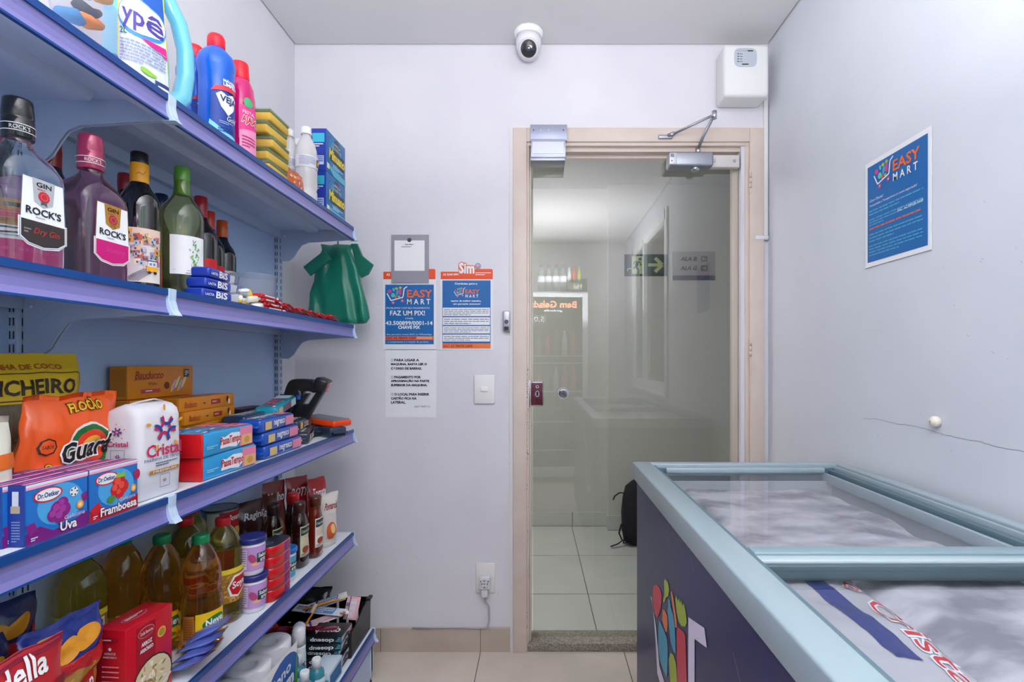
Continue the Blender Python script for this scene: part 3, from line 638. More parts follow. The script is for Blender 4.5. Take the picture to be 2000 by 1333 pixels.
# ------------------------------------------------------------------ gondola shelving: two bays against the left wall
SX, PX = -.698, -.985           # front edge of the upper shelves, face of the back panel
ZS = [1.699, 1.336, .948, .565]; ZB = .206; BX = -.622
def bracket(m, y, h, x1, mat=STEEL):
    x0 = PX+.018
    P = [(x0, 0), (x0, -.118), (x0+.030, -.120), (x0+.050, -.104), (x0+.066, -.078), (x0+.080, -.060), (x0+.105, -.050), (x1-.004, -.040), (x1-.004, 0)]
    m.prism([(p[0], p[1]+h-.003) for p in P], lambda a, b, c: Vector((a, y+c, b)), .003, mat)
def shelf(par, h, ya, yb, x1, base=False):
    m = MB(); m.box(PX+.004, x1-.004, ya, yb, h-.004, h, SHELFT)
    m.box(x1-.006, x1-.002, ya, yb, h-.034, h-.0005, STEEL); m.box(PX+.004, PX+.020, ya, yb, h-.034, h-.004, STEEL)
    m.box(x1-.030, x1-.006, ya, yb, h-.034, h-.030, STEEL)
    m.box(PX+.006, x1-.007, ya+.001, yb-.001, h-.0055, h-.004, STEEL)
    m.prism([(PX+.115, h-.004), (PX+.128, h-.020), (PX+.165, h-.020), (PX+.178, h-.004)], lambda a, b, c: Vector((a, ya+.03+c, b)), yb-ya-.06, STEEL)
    s = m.build('shelf', par)
    m = MB()   # price rail: concave strip with a dark upper lip
    prof = [(0, .001), (.004, .002), (.005, -.003), (.0025, -.010), (.0015, -.020), (.003, -.032), (.007, -.042), (.004, -.043), (-.002, -.030), (-.002, -.002)]
    m.prism([(x1+p, h+q) for p, q in prof], lambda a, b, c: Vector((a, ya+.006+c, b)), yb-ya-.012, RAIL)
    m.box(x1-.001, x1+.0062, ya+.006, yb-.006, h-.009, h+.003, RAILD); m.box(x1+.001, x1+.0078, ya+.006, yb-.006, h-.0455, h-.042, RAILD)
    m.build('price_rail', s)
    for y in (ya, yb-.010):
        m = MB(); m.prism([(x1-.004, h+.004), (x1+.008, h+.004), (x1+.007, -.018+h), (x1+.012, h-.036), (x1+.020, h-.047), (x1-.008, h-.047)], lambda a, b, c: Vector((a, y+c, b)), .010, CAPP, .001)
        m.build('rail_end_cap', s)
    if not base:
        m = MB(); bracket(m, ya+.002, h, x1); m.build('bracket', s); m = MB(); bracket(m, yb-.005, h, x1)
        a = Art(m, flat((0, yb-.0055, 0), X, Z)); a.ell(PX+.034, h-.030, .003, .003, WH, 1, seg=8)
        m.build('bracket', s)
def upright(par, y, top=1.705):
    m = MB(); m.box(PX-.028, PX+.016, y-.014, y+.014, .03, top, STEEL, .001)
    a = Art(m, flat((PX+.0163, y, 0), Y, Z)); b = Art(m, flat((0, y-.0145, 0), X, Z)); D = C('#2c3440', .8)
    z = .12
    while z < top-.03:
        for q in (-.006, .004): a.rect(q, z, q+.003, z+.015, D, 1)
        b.rect(PX+.002, z, PX+.0045, z+.015, D, 1); b.rect(PX+.009, z, PX+.0115, z+.015, D, 1); z += .025
    m.build('upright', par)
def bay(label, ya, yb, ends):
    t = thing('shelving_unit', label, 'shelves')
    m = MB(); m.box(PX-.006, PX, ya+.012, yb-.012, .09, 1.70, PANEL)
    for z in (1.69, 1.315, .93, .55): m.box(PX-.001, PX+.003, ya+.013, yb-.013, z-.012, z, C('#7f95b6', .5))
    m.build('back_panel', t)
    for h in ZS: shelf(t, h, ya, yb, SX)
    shelf(t, ZB, ya, yb, BX, True)
    for y in ends: upright(t, y)
    for y in ends:
        m = MB(); m.box(PX-.02, BX-.004, y-.014, y+.002, .045, .160, STEEL, .002); m.box(BX-.036, BX-.004, y-.016, y+.010, .030, ZB-.006, CAPP, .003); m.build('base_shoe', t)
    for y in ends:
      for xf in (BX-.020, PX+.02): m = MB(); m.lathe([(.014, 0), (.014, .012), (.006, .016), (.006, .045)], BK, xf, y-.004, 12); m.build('levelling_foot', t)
    m = MB(); m.box(BX-.012, BX-.008, ya+.016, yb-.016, .02, ZB-.036, STEEL); m.build('kick_plate', t)
bay('far bay of blue-grey metal shelving next to the notice wall', .9625, 1.912, (1.912,))
bay('near bay of blue-grey metal shelving at the left edge of the photo', .010, .9625, (.9625, .010))
S1, S2, S3, S4, S5 = [z+.001 for z in ZS+[ZB]]

# ------------------------------------------------------------------ bottle makers (fronts face +X)
def bottle(name, label, cat, loc, rot, rings, body, cap, capmat, art=None, capname='cap', group=None, thr=.008, extra=None, neck=None):
    t = thing(name, label, cat, loc, rot, group)
    m = MB(); m.loft(rings, body, 32); m.build('bottle_body', t)
    if cap: m = MB(); m.loft(cap, capmat, 28); m.build(capname, t)
    if art: m = MB(); art(m); m.build('printed_label', t)
    if extra: extra(t)
    return t
rr = lambda L: [(0, 0, z, r, r, 2) for r, z in L]
GG = C('#e4f0f0', .03, trans=1, ior=1.10, coat=1); GPK = C('#f8a4c8', .03, trans=1, ior=1.10, coat=1)
def gin(label, loc, rot, glass, capc, pink):
    rg = [(0,0,0,.030,.040,4),(0,0,.004,.035,.046,4),(0,0,.010,.036,.047,4),(0,0,.132,.0365,.0475,4),(0,0,.144,.036,.0455,3.6),(0,0,.158,.031,.038,3),(0,0,.170,.023,.026,2.4),(0,0,.178,.0175,.018,2),(0,0,.186,.0150,.0150,2),(0,0,.200,.0148,.0148,2)]
    def art(m):
        f0 = flat((.0370, 0, 0), Y, Z, 1, .0004); f = lambda a, b, l: f0(a, b*.93, l); a = Art(m, f); A = .0335
        bd = C('#c98a4a', .35, .4) if pink else C('#5c6a92', .4); G2 = C('#c08a3c', .35, .3) if pink else C('#b4b7be', .4); FL = C('#d0157a', .4) if pink else C('#3b3335', .4)
        a.poly([(-A+.003, .138), (-A, .075), (-A-.003, .075), (-A-.003, .045), (-A+.01, .034), (0, .030), (A-.01, .034), (A+.003, .045), (A+.003, .075), (A, .075), (A-.003, .138)], WH, 1)
        for p in ([(-A+.003, .138), (-A, .075)], [(A-.003, .138), (A, .075)], [(-A+.003, .138), (A-.003, .138)]): a.line(p, .0012, bd, 1.5)
        a.poly([(-A+.001, .072), (-A+.001, .046), (-A+.012, .038), (0, .034), (A-.012, .038), (A-.001, .046), (A-.001, .072)], FL, 2)
        a.line([(-A-.001, .074), (-A-.001, .044), (-A+.011, .036), (0, .032), (A-.011, .036), (A+.001, .044), (A+.001, .074)], .0008, bd, 2)
        a.poly([(-.017, .138), (-.014, .102), (0, .095), (.014, .102), (.017, .138)], G2, 2)
        a.text('GIN', -.011, .126, .011, .133, BK, 3, bold=.0002); a.lines(-.010, .121, .010, .124, 1, C('#c2484e'), 3)
        sealc = C('#cc2437' if not pink else '#b3243c', .4)
        a.poly([(.008*(1+.12*(i % 2))*math.cos(PI*i/12), .112+.008*(1+.12*(i % 2))*math.sin(PI*i/12)) for i in range(24)], sealc, 3); a.ring(0, .112, .0055, .0055, .0008, C('#e08080'), 4, 12)
        a.poly([(-.004, .105), (-.005, .098), (0, .101), (.005, .098), (.004, .105)], C('#5a5d66') if not pink else C('#8c6a2c'), 3)
        a.text("ROCK'S", -.026, .082, .026, .093, C('#1d2333'), 3, bold=.0004); a.lines(-.012, .077, .012, .0795, 1, C('#9a9aa0'), 3)
        a.text('Strawberry' if pink else 'Dry Gin', -.016, .050, .022, .062, C('#e0489a') if pink else C('#c8382e'), 3, shear=.3)
        if not pink: a.lines(-.029, .051, -.019, .060, 2, C('#8c8688'), 3)
        for h in (.214, .224): Art(m, wrap(.0183, 0), .004).rect(-.056, h-.018, .056, h+.0011-.018, C('#d8d8de'), 1)
        Art(m, wrap(.0183, -.6), .004).text("ROCK'S", -.012, .1985, .010, .2045, C('#d8d8de'), 1); Art(m, wrap(.0183, .9), .004).text("GIN", -.008, .1985, .004, .2045, C('#d8d8de'), 1)
    cp = [(0,0,.188,.0172,.0172,2),(0,0,.190,.0182,.0182,2),(0,0,.216,.0182,.0182,2),(0,0,.217,.0174,.0174,2),(0,0,.219,.0180,.0180,2),(0,0,.243,.0168,.0168,2),(0,0,.246,.0155,.0155,2)]
    return bottle('gin_bottle', label, 'bottle', loc, rot, rg, glass, cp, C(capc, .25, .2, coat=.5), art)
gin('large clear gin bottle with black cap and white label, nearest on bottle shelf', (-.757, .742, S2), 0, GG, '#17181c', False)
gin('pink gin bottle with raspberry cap and white and magenta label', (-.757, .862, S2), 0, GPK, '#9b2350', True)
gin('second pink gin bottle mostly hidden at the left photo edge behind the clear gin', (-.893, .835, S2), 0, GPK, '#8b1a48', True)

def wine(label, loc, rot, glass, capc, h=.29, body=.0385, band=None, art=None, bw=True):
    s = h/.30
    rg = rr([(r*body/.038, z*s) for r, z in ((.030,0),(.036,.003),(.038,.010),(.038,.180),(.0365,.197),(.031,.212),(.022,.226),(.0165,.238),(.0145,.250),(.0140,.262),(.0138,.29))])
    cp = rr([(.0152*s, .236*s), (.0156*s, .240*s), (.0156*s, .270*s), (.0160*s, .272*s), (.0160*s, .282*s), (.0156*s, .284*s), (.0156*s, .298*s), (.0140*s, .301*s)])
    def A(m):
        if art: art(m, s)
    t = bottle('wine_bottle', label, 'wine bottle', loc, rot, rg, glass, cp, C(capc, .35, coat=.3), A if art else None, 'capsule')
    if band:
        m = MB(); m.lathe([(.0164*s, .236*s), (.0166*s, .238*s), (.0166*s, .276*s), (.0162*s, .277*s)], C(band, .4), seg=28, capt=False, capb=False); 
        q = Art(m, wrap(.0168*s, -.7), .004); q.line([(-.010, .25*s), (-.004, .256*s), (.002, .252*s), (.008, .262*s)], .0008, C('#8a4a10'), 1); m.build('neck_band', t)
    return t
DKG = C('#0c0a10', .05, coat=1); DRD = C('#1a0508', .05, coat=1)
def townlabel(m, s):
    f = wrap(.0388, R(-48)); a = Art(m, f, .006); b = lambda *p: a.rect(*p)
    b(-.032, .022, .034, .128, C('#d9ceca'), 1); b(-.032, .105, .034, .128, C('#e3c6b4'), 1.5)
    rg = random.Random(5)
    cols = ['#e8b99a', '#c9b0c4', '#8f97b8', '#f0d8c0', '#b6bfd0', '#c84f3a', '#e6a34e', '#8f9a5c', '#b86a78']
    for i in range(64):
        x = rg.uniform(-.031, .024); z = rg.uniform(.046, .112); w = rg.uniform(.006, .014); h = rg.uniform(.006, .014)
        a.poly([(x, z), (x+w, z+.002), (x+w, z+h+.002), (x, z+h)], C(rg.choice(cols), .5), 2); a.rect(x+w*.3, z+h*.3, x+w*.55, z+h*.7, C('#4a4e66'), 2.5)
    for i in range(7): a.line([(-.030+i*.004, .024), (.006+i*.003, .05)], .0012, C('#7d7790'), 2)
    a.rect(.008, .044, .026, .054, C('#f0a818'), 3); a.rect(.010, .054, .025, .064, C('#e4e4ee'), 3); a.rect(.009, .064, .026, .066, C('#30324a'), 3); a.ell(.012, .042, .003, .003, C('#20222c'), 3); a.ell(.022, .042, .003, .003, C('#20222c'), 3)
    for x in (.012, .018): a.rect(x, .056, x+.004, .061, C('#7884a4'), 3.5)
wine('dark wine bottle with yellow neck band and painted street scene label', (-.806, 1.03, S2), 0, DKG, '#131215', .285, .0345, '#e09a1c', townlabel)
def hare(m, s):
    a = Art(m, wrap(.0415, R(-38)), .006); a.rect(-.034, .050, .034, .132, C('#e6e4e8'), 1); g = C('#4f9a48'); g2 = C('#7cb86a')
    a.line([(.006, .124), (.009, .118), (.013, .124)], .001, C('#3a5a3a'), 2)
    rg = random.Random(3)
    for i in range(34):
        t = rg.random(); z = .116 - .045*t; w = .003+.008*math.sin(PI*min(1, t*1.1)); x = .010 + rg.uniform(-w, w); a.ell(x, z, .0012, .0028, g if i % 2 else g2, 2, rg.uniform(-50, 50), 6)
    for x in (.004, .008, .013, .017): a.line([(x, .072), (x+.001, .062)], .0009, C('#c2604e'), 2)
    a.lines(-.004, .057, .024, .060, 1, C('#9a9aa6'), 2); a.lines(-.028, .058, -.020, .060, 1, C('#9a9aa6'), 2); a.lines(-.006, .052, .026, .0545, 1, C('#50505c'), 2)
wine('white wine bottle with green screw cap and pale label with green animal figure', (-.775, 1.108, S2), 0, C('#d8dc98', .04, trans=.97, ior=1.12, coat=1), '#4c8a2a', .285, .0405, None, hare)
def redlab(m, s): a = Art(m, wrap(.0388, R(-40)), .008); a.rect(-.03, .03, .03, .125, C('#cf1f2a'), 1); a.text('Vinho', -.012, .045, .02, .055, C('#e08a80'), 2)
wine('dark wine bottle with red label behind the pale-labelled white wine', (-.865, 1.305, S2), 0, DKG, '#a81f2e', .285, .0365, None, redlab)
wine('dark wine bottle with scarlet-orange capsule and red label, second behind the white wine', (-.905, 1.400, S2), 0, DKG, '#c8311f', .275, .0365, None, redlab)
def palelab(m, s): a = Art(m, wrap(.0378, R(-50)), .008); a.rect(-.04, .052, .04, .128, C('#cfc8cc'), 1); a.rect(-.04, .052, .04, .057, C('#45404c'), 2)
wine('dark wine bottle with bright orange foil capsule beside the clear tub', (-.930, 1.497, S2), 0, DKG, '#d4581c', .277, .0365, None, palelab)
wine('dark wine bottle with navy capsule in back row behind yellow-banded bottle', (-.940, 1.270, S2), 0, DKG, '#1c2450', .28)
wine('wine bottle with crimson capsule in back row left of yellow-banded bottle', (-.905, 1.118, S2), 0, DRD, '#8f1c2c', .275)
wine('wine bottle with near-black capsule in back row right of pink gin cap', (-.945, 1.125, S2+0), 0, DKG, '#15162a', .275).location.y = 1.205
wine('wine bottle with dark red capsule in back row right of clear gin bottle', (-.940, .985, S2), 0, DRD, '#8a1416', .290)

# cooking-oil bottles
AMB = C('#e6a43c', .04, trans=.97, ior=1.13, coat=1); OLV = C('#dcc654', .04, trans=.97, ior=1.13, coat=1)
def oil(label, loc, rot, kind, cap, name='oil_bottle', th=-20):
    if kind == 'n':
        rg = rr([(.034,0),(.040,.004),(.042,.012),(.042,.020),(.0405,.024),(.0418,.030),(.0418,.100),(.0400,.104),(.0405,.112),(.0385,.116),(.0390,.124),(.0368,.129),(.0372,.137),(.0400,.150),(.0395,.165),(.0365,.185),(.030,.205),(.021,.222),(.0145,.232),(.0135,.238)])
        def art(m):
            a = Art(m, wrap(.0422, R(th)), .005); a.rect(-.030, .032, .034, .090, C('#f2c414', .4), 1); a.ell(.006, .068, .024, .012, C('#1d7a3a'), 2, 12); a.text('Neve', -.011, .060, .024, .074, WH, 3, slope=.12, bold=.0006)
            a.ell(-.004, .040, .012, .006, C('#5a7a1c'), 2, 10); a.ell(.016, .038, .010, .006, C('#e8901c'), 2)
            a.rect(-.055, .034, -.032, .088, C('#b8722c', .4), 1); a.lines(-.053, .038, -.034, .084, 9, C('#8c4c18'), 2, .4)
    else:
        rg = rr([(.034,0),(.040,.004),(.0425,.012),(.041,.018),(.0425,.024),(.041,.030),(.0425,.036),(.042,.046),(.0425,.056),(.0425,.128),(.0415,.132),(.0425,.140),(.041,.150),(.0425,.160),(.0415,.175),(.038,.195),(.031,.212),(.021,.226),(.0145,.234),(.0135,.238)])
        def art(m):
            a = Art(m, wrap(.0428, R(th)), .005); a.rect(-.052, .052, .050, .126, C('#a87832', .4), 1); a.rect(-.052, .122, .050, .134, C('#ecd43a', .4), 1.5)
            rg2 = random.Random(9)
            for i in range(70): a.ell(rg2.uniform(-.046, .02), rg2.uniform(.056, .120), .0035, .0028, C(rg2.choice(['#c89a4a', '#8f6426', '#b8883a', '#d8b468'])), 1.8, seg=7)
            a.poly([(-.014, .090), (.000, .116), (.040, .118), (.040, .086), (.010, .062), (-.008, .068)], C('#efe6e2'), 2); a.poly([(-.010, .090), (.003, .111), (.036, .113), (.036, .088), (.010, .067), (-.004, .072)], C('#c4181f'), 2.5)
            a.text('Soya', -.003, .080, .032, .100, WH, 3, slope=.15, bold=.0009); a.rect(-.052, .052, -.036, .120, C('#e4e2e6'), 2.2); a.lines(-.050, .06, -.038, .115, 9, C('#8a8a94'), 3, .4)
    cp = rr([(.0160, .233), (.0170, .234), (.0172, .246), (.0165, .250), (.0150, .252)])
    return bottle(name, label, 'bottle', loc, rot, rg, AMB if kind == 'n' else OLV, cp, C(cap, .4), art, thr=.005)
GC, RC = '#0f8a55', '#d3202c'
oil('amber cooking oil bottle with green cap and yellow label, nearest the shelf edge', (-.757, 1.143, S4), 0, 'n', GC, th=-30)
oil('amber oil bottle with green cap in the middle of the row of three', (-.842, 1.140, S4), 0, 'n', GC, th=-30)
oil('amber oil bottle with green cap against the back panel', (-.928, 1.138, S4), 0, 'n', GC, th=-25)
oil('pale oil bottle with red cap and red diamond label beside lilac tubs', (-.785, 1.267, S4), 0, 's', RC, th=-28)
oil('pale oil bottle with red cap behind the one beside lilac tubs', (-.876, 1.265, S4), 0, 's', RC, th=-30)
oil('pale oil bottle with green cap in shade left of the amber row', (-.936, 1.045, S4), 0, 's', GC, th=-50)
oil('pale oil bottle with red cap in the far corner behind others', (-.930, 1.362, S4), 0, 's', RC, th=-50)

# cleaning bottles on the top shelf
VB = C('#045ccc', .3, coat=.3)
def cleaner(label, loc, rot, th):
    rg = [(0,0,0,.030,.030,2.3),(0,0,.004,.034,.034,2.3),(0,0,.120,.0335,.0335,2.3),(0,0,.148,.034,.034,2.2),(0,0,.166,.0375,.0385,2),(0,0,.182,.038,.039,2),(0,0,.196,.034,.034,2),(0,0,.206,.025,.025,2),(0,0,.213,.0175,.0175,2),(0,0,.218,.016,.016,2)]
    cp = rr([(.0165,.214),(.0180,.216),(.0180,.234),(.0170,.240),(.0140,.245),(.008,.248)])
    def art(m):
        a = Art(m, wrap(.0355, R(th)), .006); a.rect(-.028, .006, .036, .104, C('#1c3f9a'), 1); a.poly([(-.034, .004), (-.030, .04), (.000, .018), (.034, .012), (.034, .004)], C('#7fd4ee'), 1.5)
        a.poly([(-.028, .104), (-.02, .116), (0, .122), (.036, .124), (.036, .112), (0, .110)], C('#d8354a'), 2); a.text('MÁXIMA', -.004, .130, .030, .137, WH, 2, bold=.0003); a.text('LIMPEZA', -.004, .121, .032, .128, WH, 3, bold=.0003)
        a.poly([(-.018, .098), (-.008, .106), (.004, .100), (.018, .107), (.030, .098), (.022, .074), (.006, .056), (-.008, .072)], WH, 2); a.text('VEJA', -.010, .080, .026, .098, C('#14296e'), 3, bold=.0009)
        a.text('Gold', .002, .044, .026, .056, WH, 3, shear=.2); a.lines(-.014, .016, .030, .030, 3, C('#14509a'), 3, .5); a.lines(-.012, .034, .02, .042, 2, C('#9fc0e8'), 3, .4)
    return bottle('cleaner_bottle', label, 'bottle', loc, rot, rg, VB, cp, C('#e0182c', .3), art)
cleaner('blue cleaner bottle with red cap next to the light blue softener', (-.812, 1.205, S1), 0, -22)
cleaner('blue cleaner bottle with red cap beside the pink bottle', (-.737, 1.165, S1), 0, -30)
def pinkart(m):
    a = Art(m, wrap(.031, R(-32), .034, n=2.6), .006); a.rect(-.020, .040, .028, .122, C('#f23a90'), 1); a.ell(.004, .130, .012, .012, C('#4cb87a'), 2); a.text('AJAX', -.012, .076, .024, .096, C('#d8142c'), 3, bold=.0010, out=WH, ow=.0012)
    a.text('FESTA', -.010, .102, .020, .110, WH, 2); a.poly([(-.018, .06), (.028, .07), (.028, .006), (-.018, .006)], C('#f89ac4'), 1.5); a.lines(-.012, .02, .022, .05, 4, C('#c02a70'), 2, .5)
bottle('cleaner_bottle', 'hot pink floor cleaner bottle with tall red cap', 'bottle', (-.737, 1.258, S1), 0, [(0,0,0,.026,.030,2.6),(0,0,.004,.030,.033,2.6),(0,0,.150,.030,.033,2.6),(0,0,.175,.027,.030,2.4),(0,0,.190,.022,.023,2),(0,0,.197,.018,.018,2)], C('#e8127e', .2, trans=.25, coat=.4), rr([(.0195,.192),(.0205,.196),(.0185,.232),(.017,.236)]), C('#e5172a', .3), pinkart)
def alcohol(label, loc, rot):
    def art(m):
        a = Art(m, wrap(.0330, R(-50)), .006); a.rect(-.05, .112, .06, .150, C('#dadae8'), 1); a.lines(-.03, .118, .018, .146, 6, C('#9a9ab0'), 2, .4); a.rect(.024, .118, .056, .142, C('#2c2c34'), 2); a.text('Minuano', .027, .122, .054, .137, C('#f0d020'), 3, bold=.0004)
    return bottle('alcohol_bottle', label, 'bottle', loc, rot, rr([(.027,0),(.031,.003),(.0325,.010),(.0325,.038),(.030,.044),(.0325,.052),(.0325,.110),(.0322,.156),(.031,.172),(.026,.192),(.017,.210),(.0135,.216),(.0135,.226)]), C('#f2eeee', .12, trans=.45, ior=1.2, coat=.6), rr([(.0165,.222),(.0165,.228),(.0150,.229),(.0150,.244),(.010,.247)]), C('#eceef2', .35), art, group='white cleaner bottles on the top shelf')
alcohol('clear whitish bottle with white cap nearest the detergent boxes', (-.742, 1.625, S1), 0)
alcohol('clear whitish bottle with white cap left of its twin', (-.806, 1.640, S1), 0)
alcohol('clear whitish bottle mostly hidden beside the detergent boxes', (-.805, 1.715, S1), 0)
# light-blue softener jug with side handle
t = thing('softener_jug', 'light blue two litre softener jug with handle and yellow-edged label', 'jug', (-.768, .985, S1), R(-18))
LB = C('#6fc3dc', .3, coat=.4); m = MB()
m.loft([(0,-.008,0,.038,.042,3),(0,-.008,.005,.043,.047,3),(0,-.008,.08,.043,.047,3),(0,-.012,.17,.042,.042,2.8),(0,-.016,.22,.040,.037,2.5),(0,-.012,.26,.034,.032,2.2),(0,-.012,.285,.022,.022,2),(0,-.012,.30,.019,.019,2)], LB, 36)
m.build('jug_body', t)
m = MB(); m.tube([(0, .026, .012), (0, .056, .022), (0, .080, .050), (0, .089, .10), (0, .088, .15), (0, .074, .20), (0, .046, .238), (0, .010, .262)], [.014, .019, .018, .016, .0155, .0155, .015, .013], LB, 14); m.build('handle', t)
m = MB(); m.lathe([(.021, .295), (.021, .33), (.018, .335)], C('#1f4fb0', .3), 0, -.012); m.build('cap', t)
m = MB(); wj = wrap(.0432, R(-22), .0472, n=3, off=.0014, cy=-.008); a = Art(m, lambda u, v, l: wj(u*.88, v, l), .006)
a.poly([(-.044, .235), (.030, .235), (.040, .13), (.054, .010), (-.044, .004)], C('#e8e23c'), 1); a.poly([(-.040, .233), (.027, .233), (.036, .13), (.049, .012), (-.041, .008)], C('#dfe6f4'), 1.5)
a.poly([(-.040, .233), (.027, .233), (.034, .15), (.00, .175), (-.034, .165)], C('#2459b4'), 2); a.poly([(-.040, .233), (-.020, .233), (-.038, .19)], C('#f4e030'), 2.5); a.ell(-.002, .135, .040, .036, C('#3f8fd8'), 2, -8); a.ell(-.002, .137, .037, .031, C('#eef4fa'), 2.5, -8)
a.text('ypê', -.031, .112, .030, .156, C('#4a3c9a'), 3, slope=-.12, bold=.0009); a.text('1:25', -.010, .192, .012, .203, WH, 3, bold=.0006); a.text('2L', -.036, .099, -.022, .110, C('#1d6a4a'), 3, bold=.0004)
a.poly([(.004, .100), (.036, .104), (.040, .082)], C('#e0208a'), 3); a.lines(-.036, .050, .036, .092, 7, C('#8a94b8'), 3, .4); a.ell(.012, .042, .010, .005, C('#8ec440'), 3, -20); a.rect(.02, .012, .044, .034, C('#2a3f7a'), 3); a.rect(.022, .022, .042, .026, WH, 3.5); m.build('printed_label', t)
# clear bag of cloths
CB = film('clear_bag', '#f0eef2', .10, .08)
t = thing('cloth_bag', 'clear plastic bag of blue and orange sponges at upper left corner', 'bag', (-.745, .845, S1), (0, R(-6), 0))
m = MB(); F = pillow(m, .125, .19, .05, CB, 5.2, cr=.005, p=4); m.build('film', t)
m = MB(); rg = random.Random(2)
for i in range(7):
    y = rg.uniform(-.035, .035); z = .03+i*.02; m.tube([(0, y-.02, z), (rg.uniform(-.006, .006), y, z+rg.uniform(-.012, .012)), (0, y+.02, z+.008)], [.010, .016, .009], C(['#1b86c8', '#1b86c8', '#e8832c', '#20304a', '#1b9ad0', '#f0a04c', '#e8e8ee'][i], .7), 10, .7)
m.build('sponge_filling', t)
# wrapped sponges
for i in range(5):
    t = thing('sponge_pack', ['lowest wrapped', 'second lowest wrapped', 'middle wrapped', 'second highest wrapped', 'highest wrapped'][i] + ' yellow and green sponge in the stack right of the pink bottle', 'sponge', (-.742 - .003*(i % 2), 1.385 + .006*((i*7) % 3), S1 + .0340*i), R([2, -3, 4, -2, 1][i]), 'wrapped sponges stacked on the top shelf')
    m = MB(); m.box(-.035, .035, -.052, .052, 0, .022, C('#f4c200', .7, bump=.4, bscale=300), .004); a = Art(m, flat((-.035, -.0525, 0), X, Z)); a.lines(.006, .010, .030, .018, 1, C('#b84a1c'), 1); m.build('sponge_block', t)
    m = MB(); m.box(-.035, .035, -.052, .052, .0225, .030, C('#5c7a24', .9, bump=.6, bscale=400), .002); m.build('scouring_layer', t)
    m = MB(); m.box(-.037, .037, -.056, .060, -.0005, .0325, film('sponge_film', '#f4f4ec', .10, .08) if i == 0 else SF, .004); SF = m.mats[0]; m.build('wrapper', t)
m = MB(); F = pillow(m, .10, .062, .03, C('#d8621c', .3, coat=.4), 8.1, cr=.004); a = Art(m, F, .01)
rg = random.Random(4)
for i in range(16): a.ell(rg.uniform(-.04, .04), rg.uniform(.01, .052), .005, .003, C(rg.choice(['#f2a030', '#b83a14', '#f0e0c0', '#7a9a30'])), 1, rg.uniform(0, 180), 6)
single('snack_packet', m, 'small orange packet lying in front of the whitish bottles on top shelf', 'packet', (-.722, 1.505, S1), 0)
# detergent boxes, two stacked
def boxart(w, h, d, mat, bev=.0012):
    m = MB(); m.box(-d/2, d/2, -w/2, w/2, 0, h, mat, bev)
    return m, Art(m, flat((d/2, -w/2, 0), Y, Z)), Art(m, flat((-d/2, -w/2, 0), X, Z)), Art(m, flat((d/2, -w/2, h), Y, -X))
for i, lb in enumerate(('lower blue detergent box with yellow lettering on top shelf', 'upper blue detergent box with yellow lettering, stacked on its twin')):
    m, f, s, tp = boxart(.165, .141, .052, C('#1764a8', .35))
    for j, c in enumerate(('#1f7ab8', '#2a92c8', '#8fd0e8')): f.ell(.082, .075, .070-.016*j, .064-.016*j, C(c), 1+j*.3)
    f.ell(.085, .105, .030, .028, C('#3c4a5c'), 2); f.poly([(0, .03), (.06, .0), (.165, .0), (.165, .02)], C('#58b8d0'), 2); f.rect(.030, .045, .150, .090, C('#23303c'), 2.5); f.text('Minuano', .022, .055, .152, .086, C('#f4d81c'), 3, shear=.08, bold=.0020)
    f.text('LIMPEZA', .055, .108, .115, .118, C('#d8e4f0'), 3); f.text('PODEROSA', .052, .095, .120, .104, C('#d8e4f0'), 3); f.lines(.05, .028, .14, .040, 2, C('#c8e0f0'), 3); f.rect(.002, .012, .022, .030, C('#e8e8b0'), 3)
    s.rect(.001, .001, .051, .140, C('#1734a4'), 1); s.rect(.006, .095, .046, .125, C('#34b4d0'), 2); s.lines(.010, .078, .042, .092, 2, WH, 3); s.rect(.008, .02, .044, .05, C('#c8d4f0'), 2); s.lines(.010, .022, .042, .048, 4, C('#2040a0'), 3)
    single('detergent_box', m, lb, 'box', (-.740, 1.792, S1 + .1415*i), 0, 'blue detergent boxes stacked at shelf end')

# ------------------------------------------------------------------ shelf 2: sweets
BB = C('#1238a8', .3, coat=.3); CLR = film('sweet_wrapper', '#e8ecf6', .6, .15)
for i in range(3):
    t = thing('chocolate_wafer_pack', ['bottom', 'middle', 'top'][i] + ' blue and clear wafer pack with white lettering right of the white wine', 'packet', (-.722 - .004*i, 1.122 + .008*i, S2 + .0235*i), (0, 0, R(-4 + 5*i)), 'blue wafer packs in a small stack')
    m = MB(); m.box(-.022, .022, -.052, .040, 0, .022, BB, .006, 3); m.prism([(.038, .002), (.068, .0), (.074, .022), (.038, .020)], lambda a, b, c: Vector((-.020+c, a, b)), .036, CLR, .002)
    a = Art(m, flat((.0222, -.05, 0), Y, Z)); a.text('LACTA', .004, .007, .030, .012, WH, 2, bold=.0002); a.text('BiS', .036, .004, .070, .018, WH, 2, shear=.1, bold=.0008); a.rect(.062, .018, .066, .0205, C('#e03a30'), 2)
    a.line([(.092, .001), (.120, .003), (.126, .021)], .0012, C('#22306a'), 2); b = Art(m, flat((.020, -.05, .0222), Y, -X)); b.text('BiS', .02, .008, .06, .030, WH, 1, bold=.0008); m.build('wrapper', t)
t = thing('clear_tub', 'clear round plastic tub of small wrapped sweets on the bottle shelf', 'tub', (-.800, 1.43, S2))
m = MB(); TB = film('tub_plastic', '#e4eaf2', .22, .08); m.loft(rr([(.050, 0), (.0505, .004), (.058, .100), (.061, .102), (.061, .106), (.0575, .106), (.057, .101), (.050, .006)]), TB, 36, capt=False); m.build('tub_wall', t)
rg = random.Random(12)
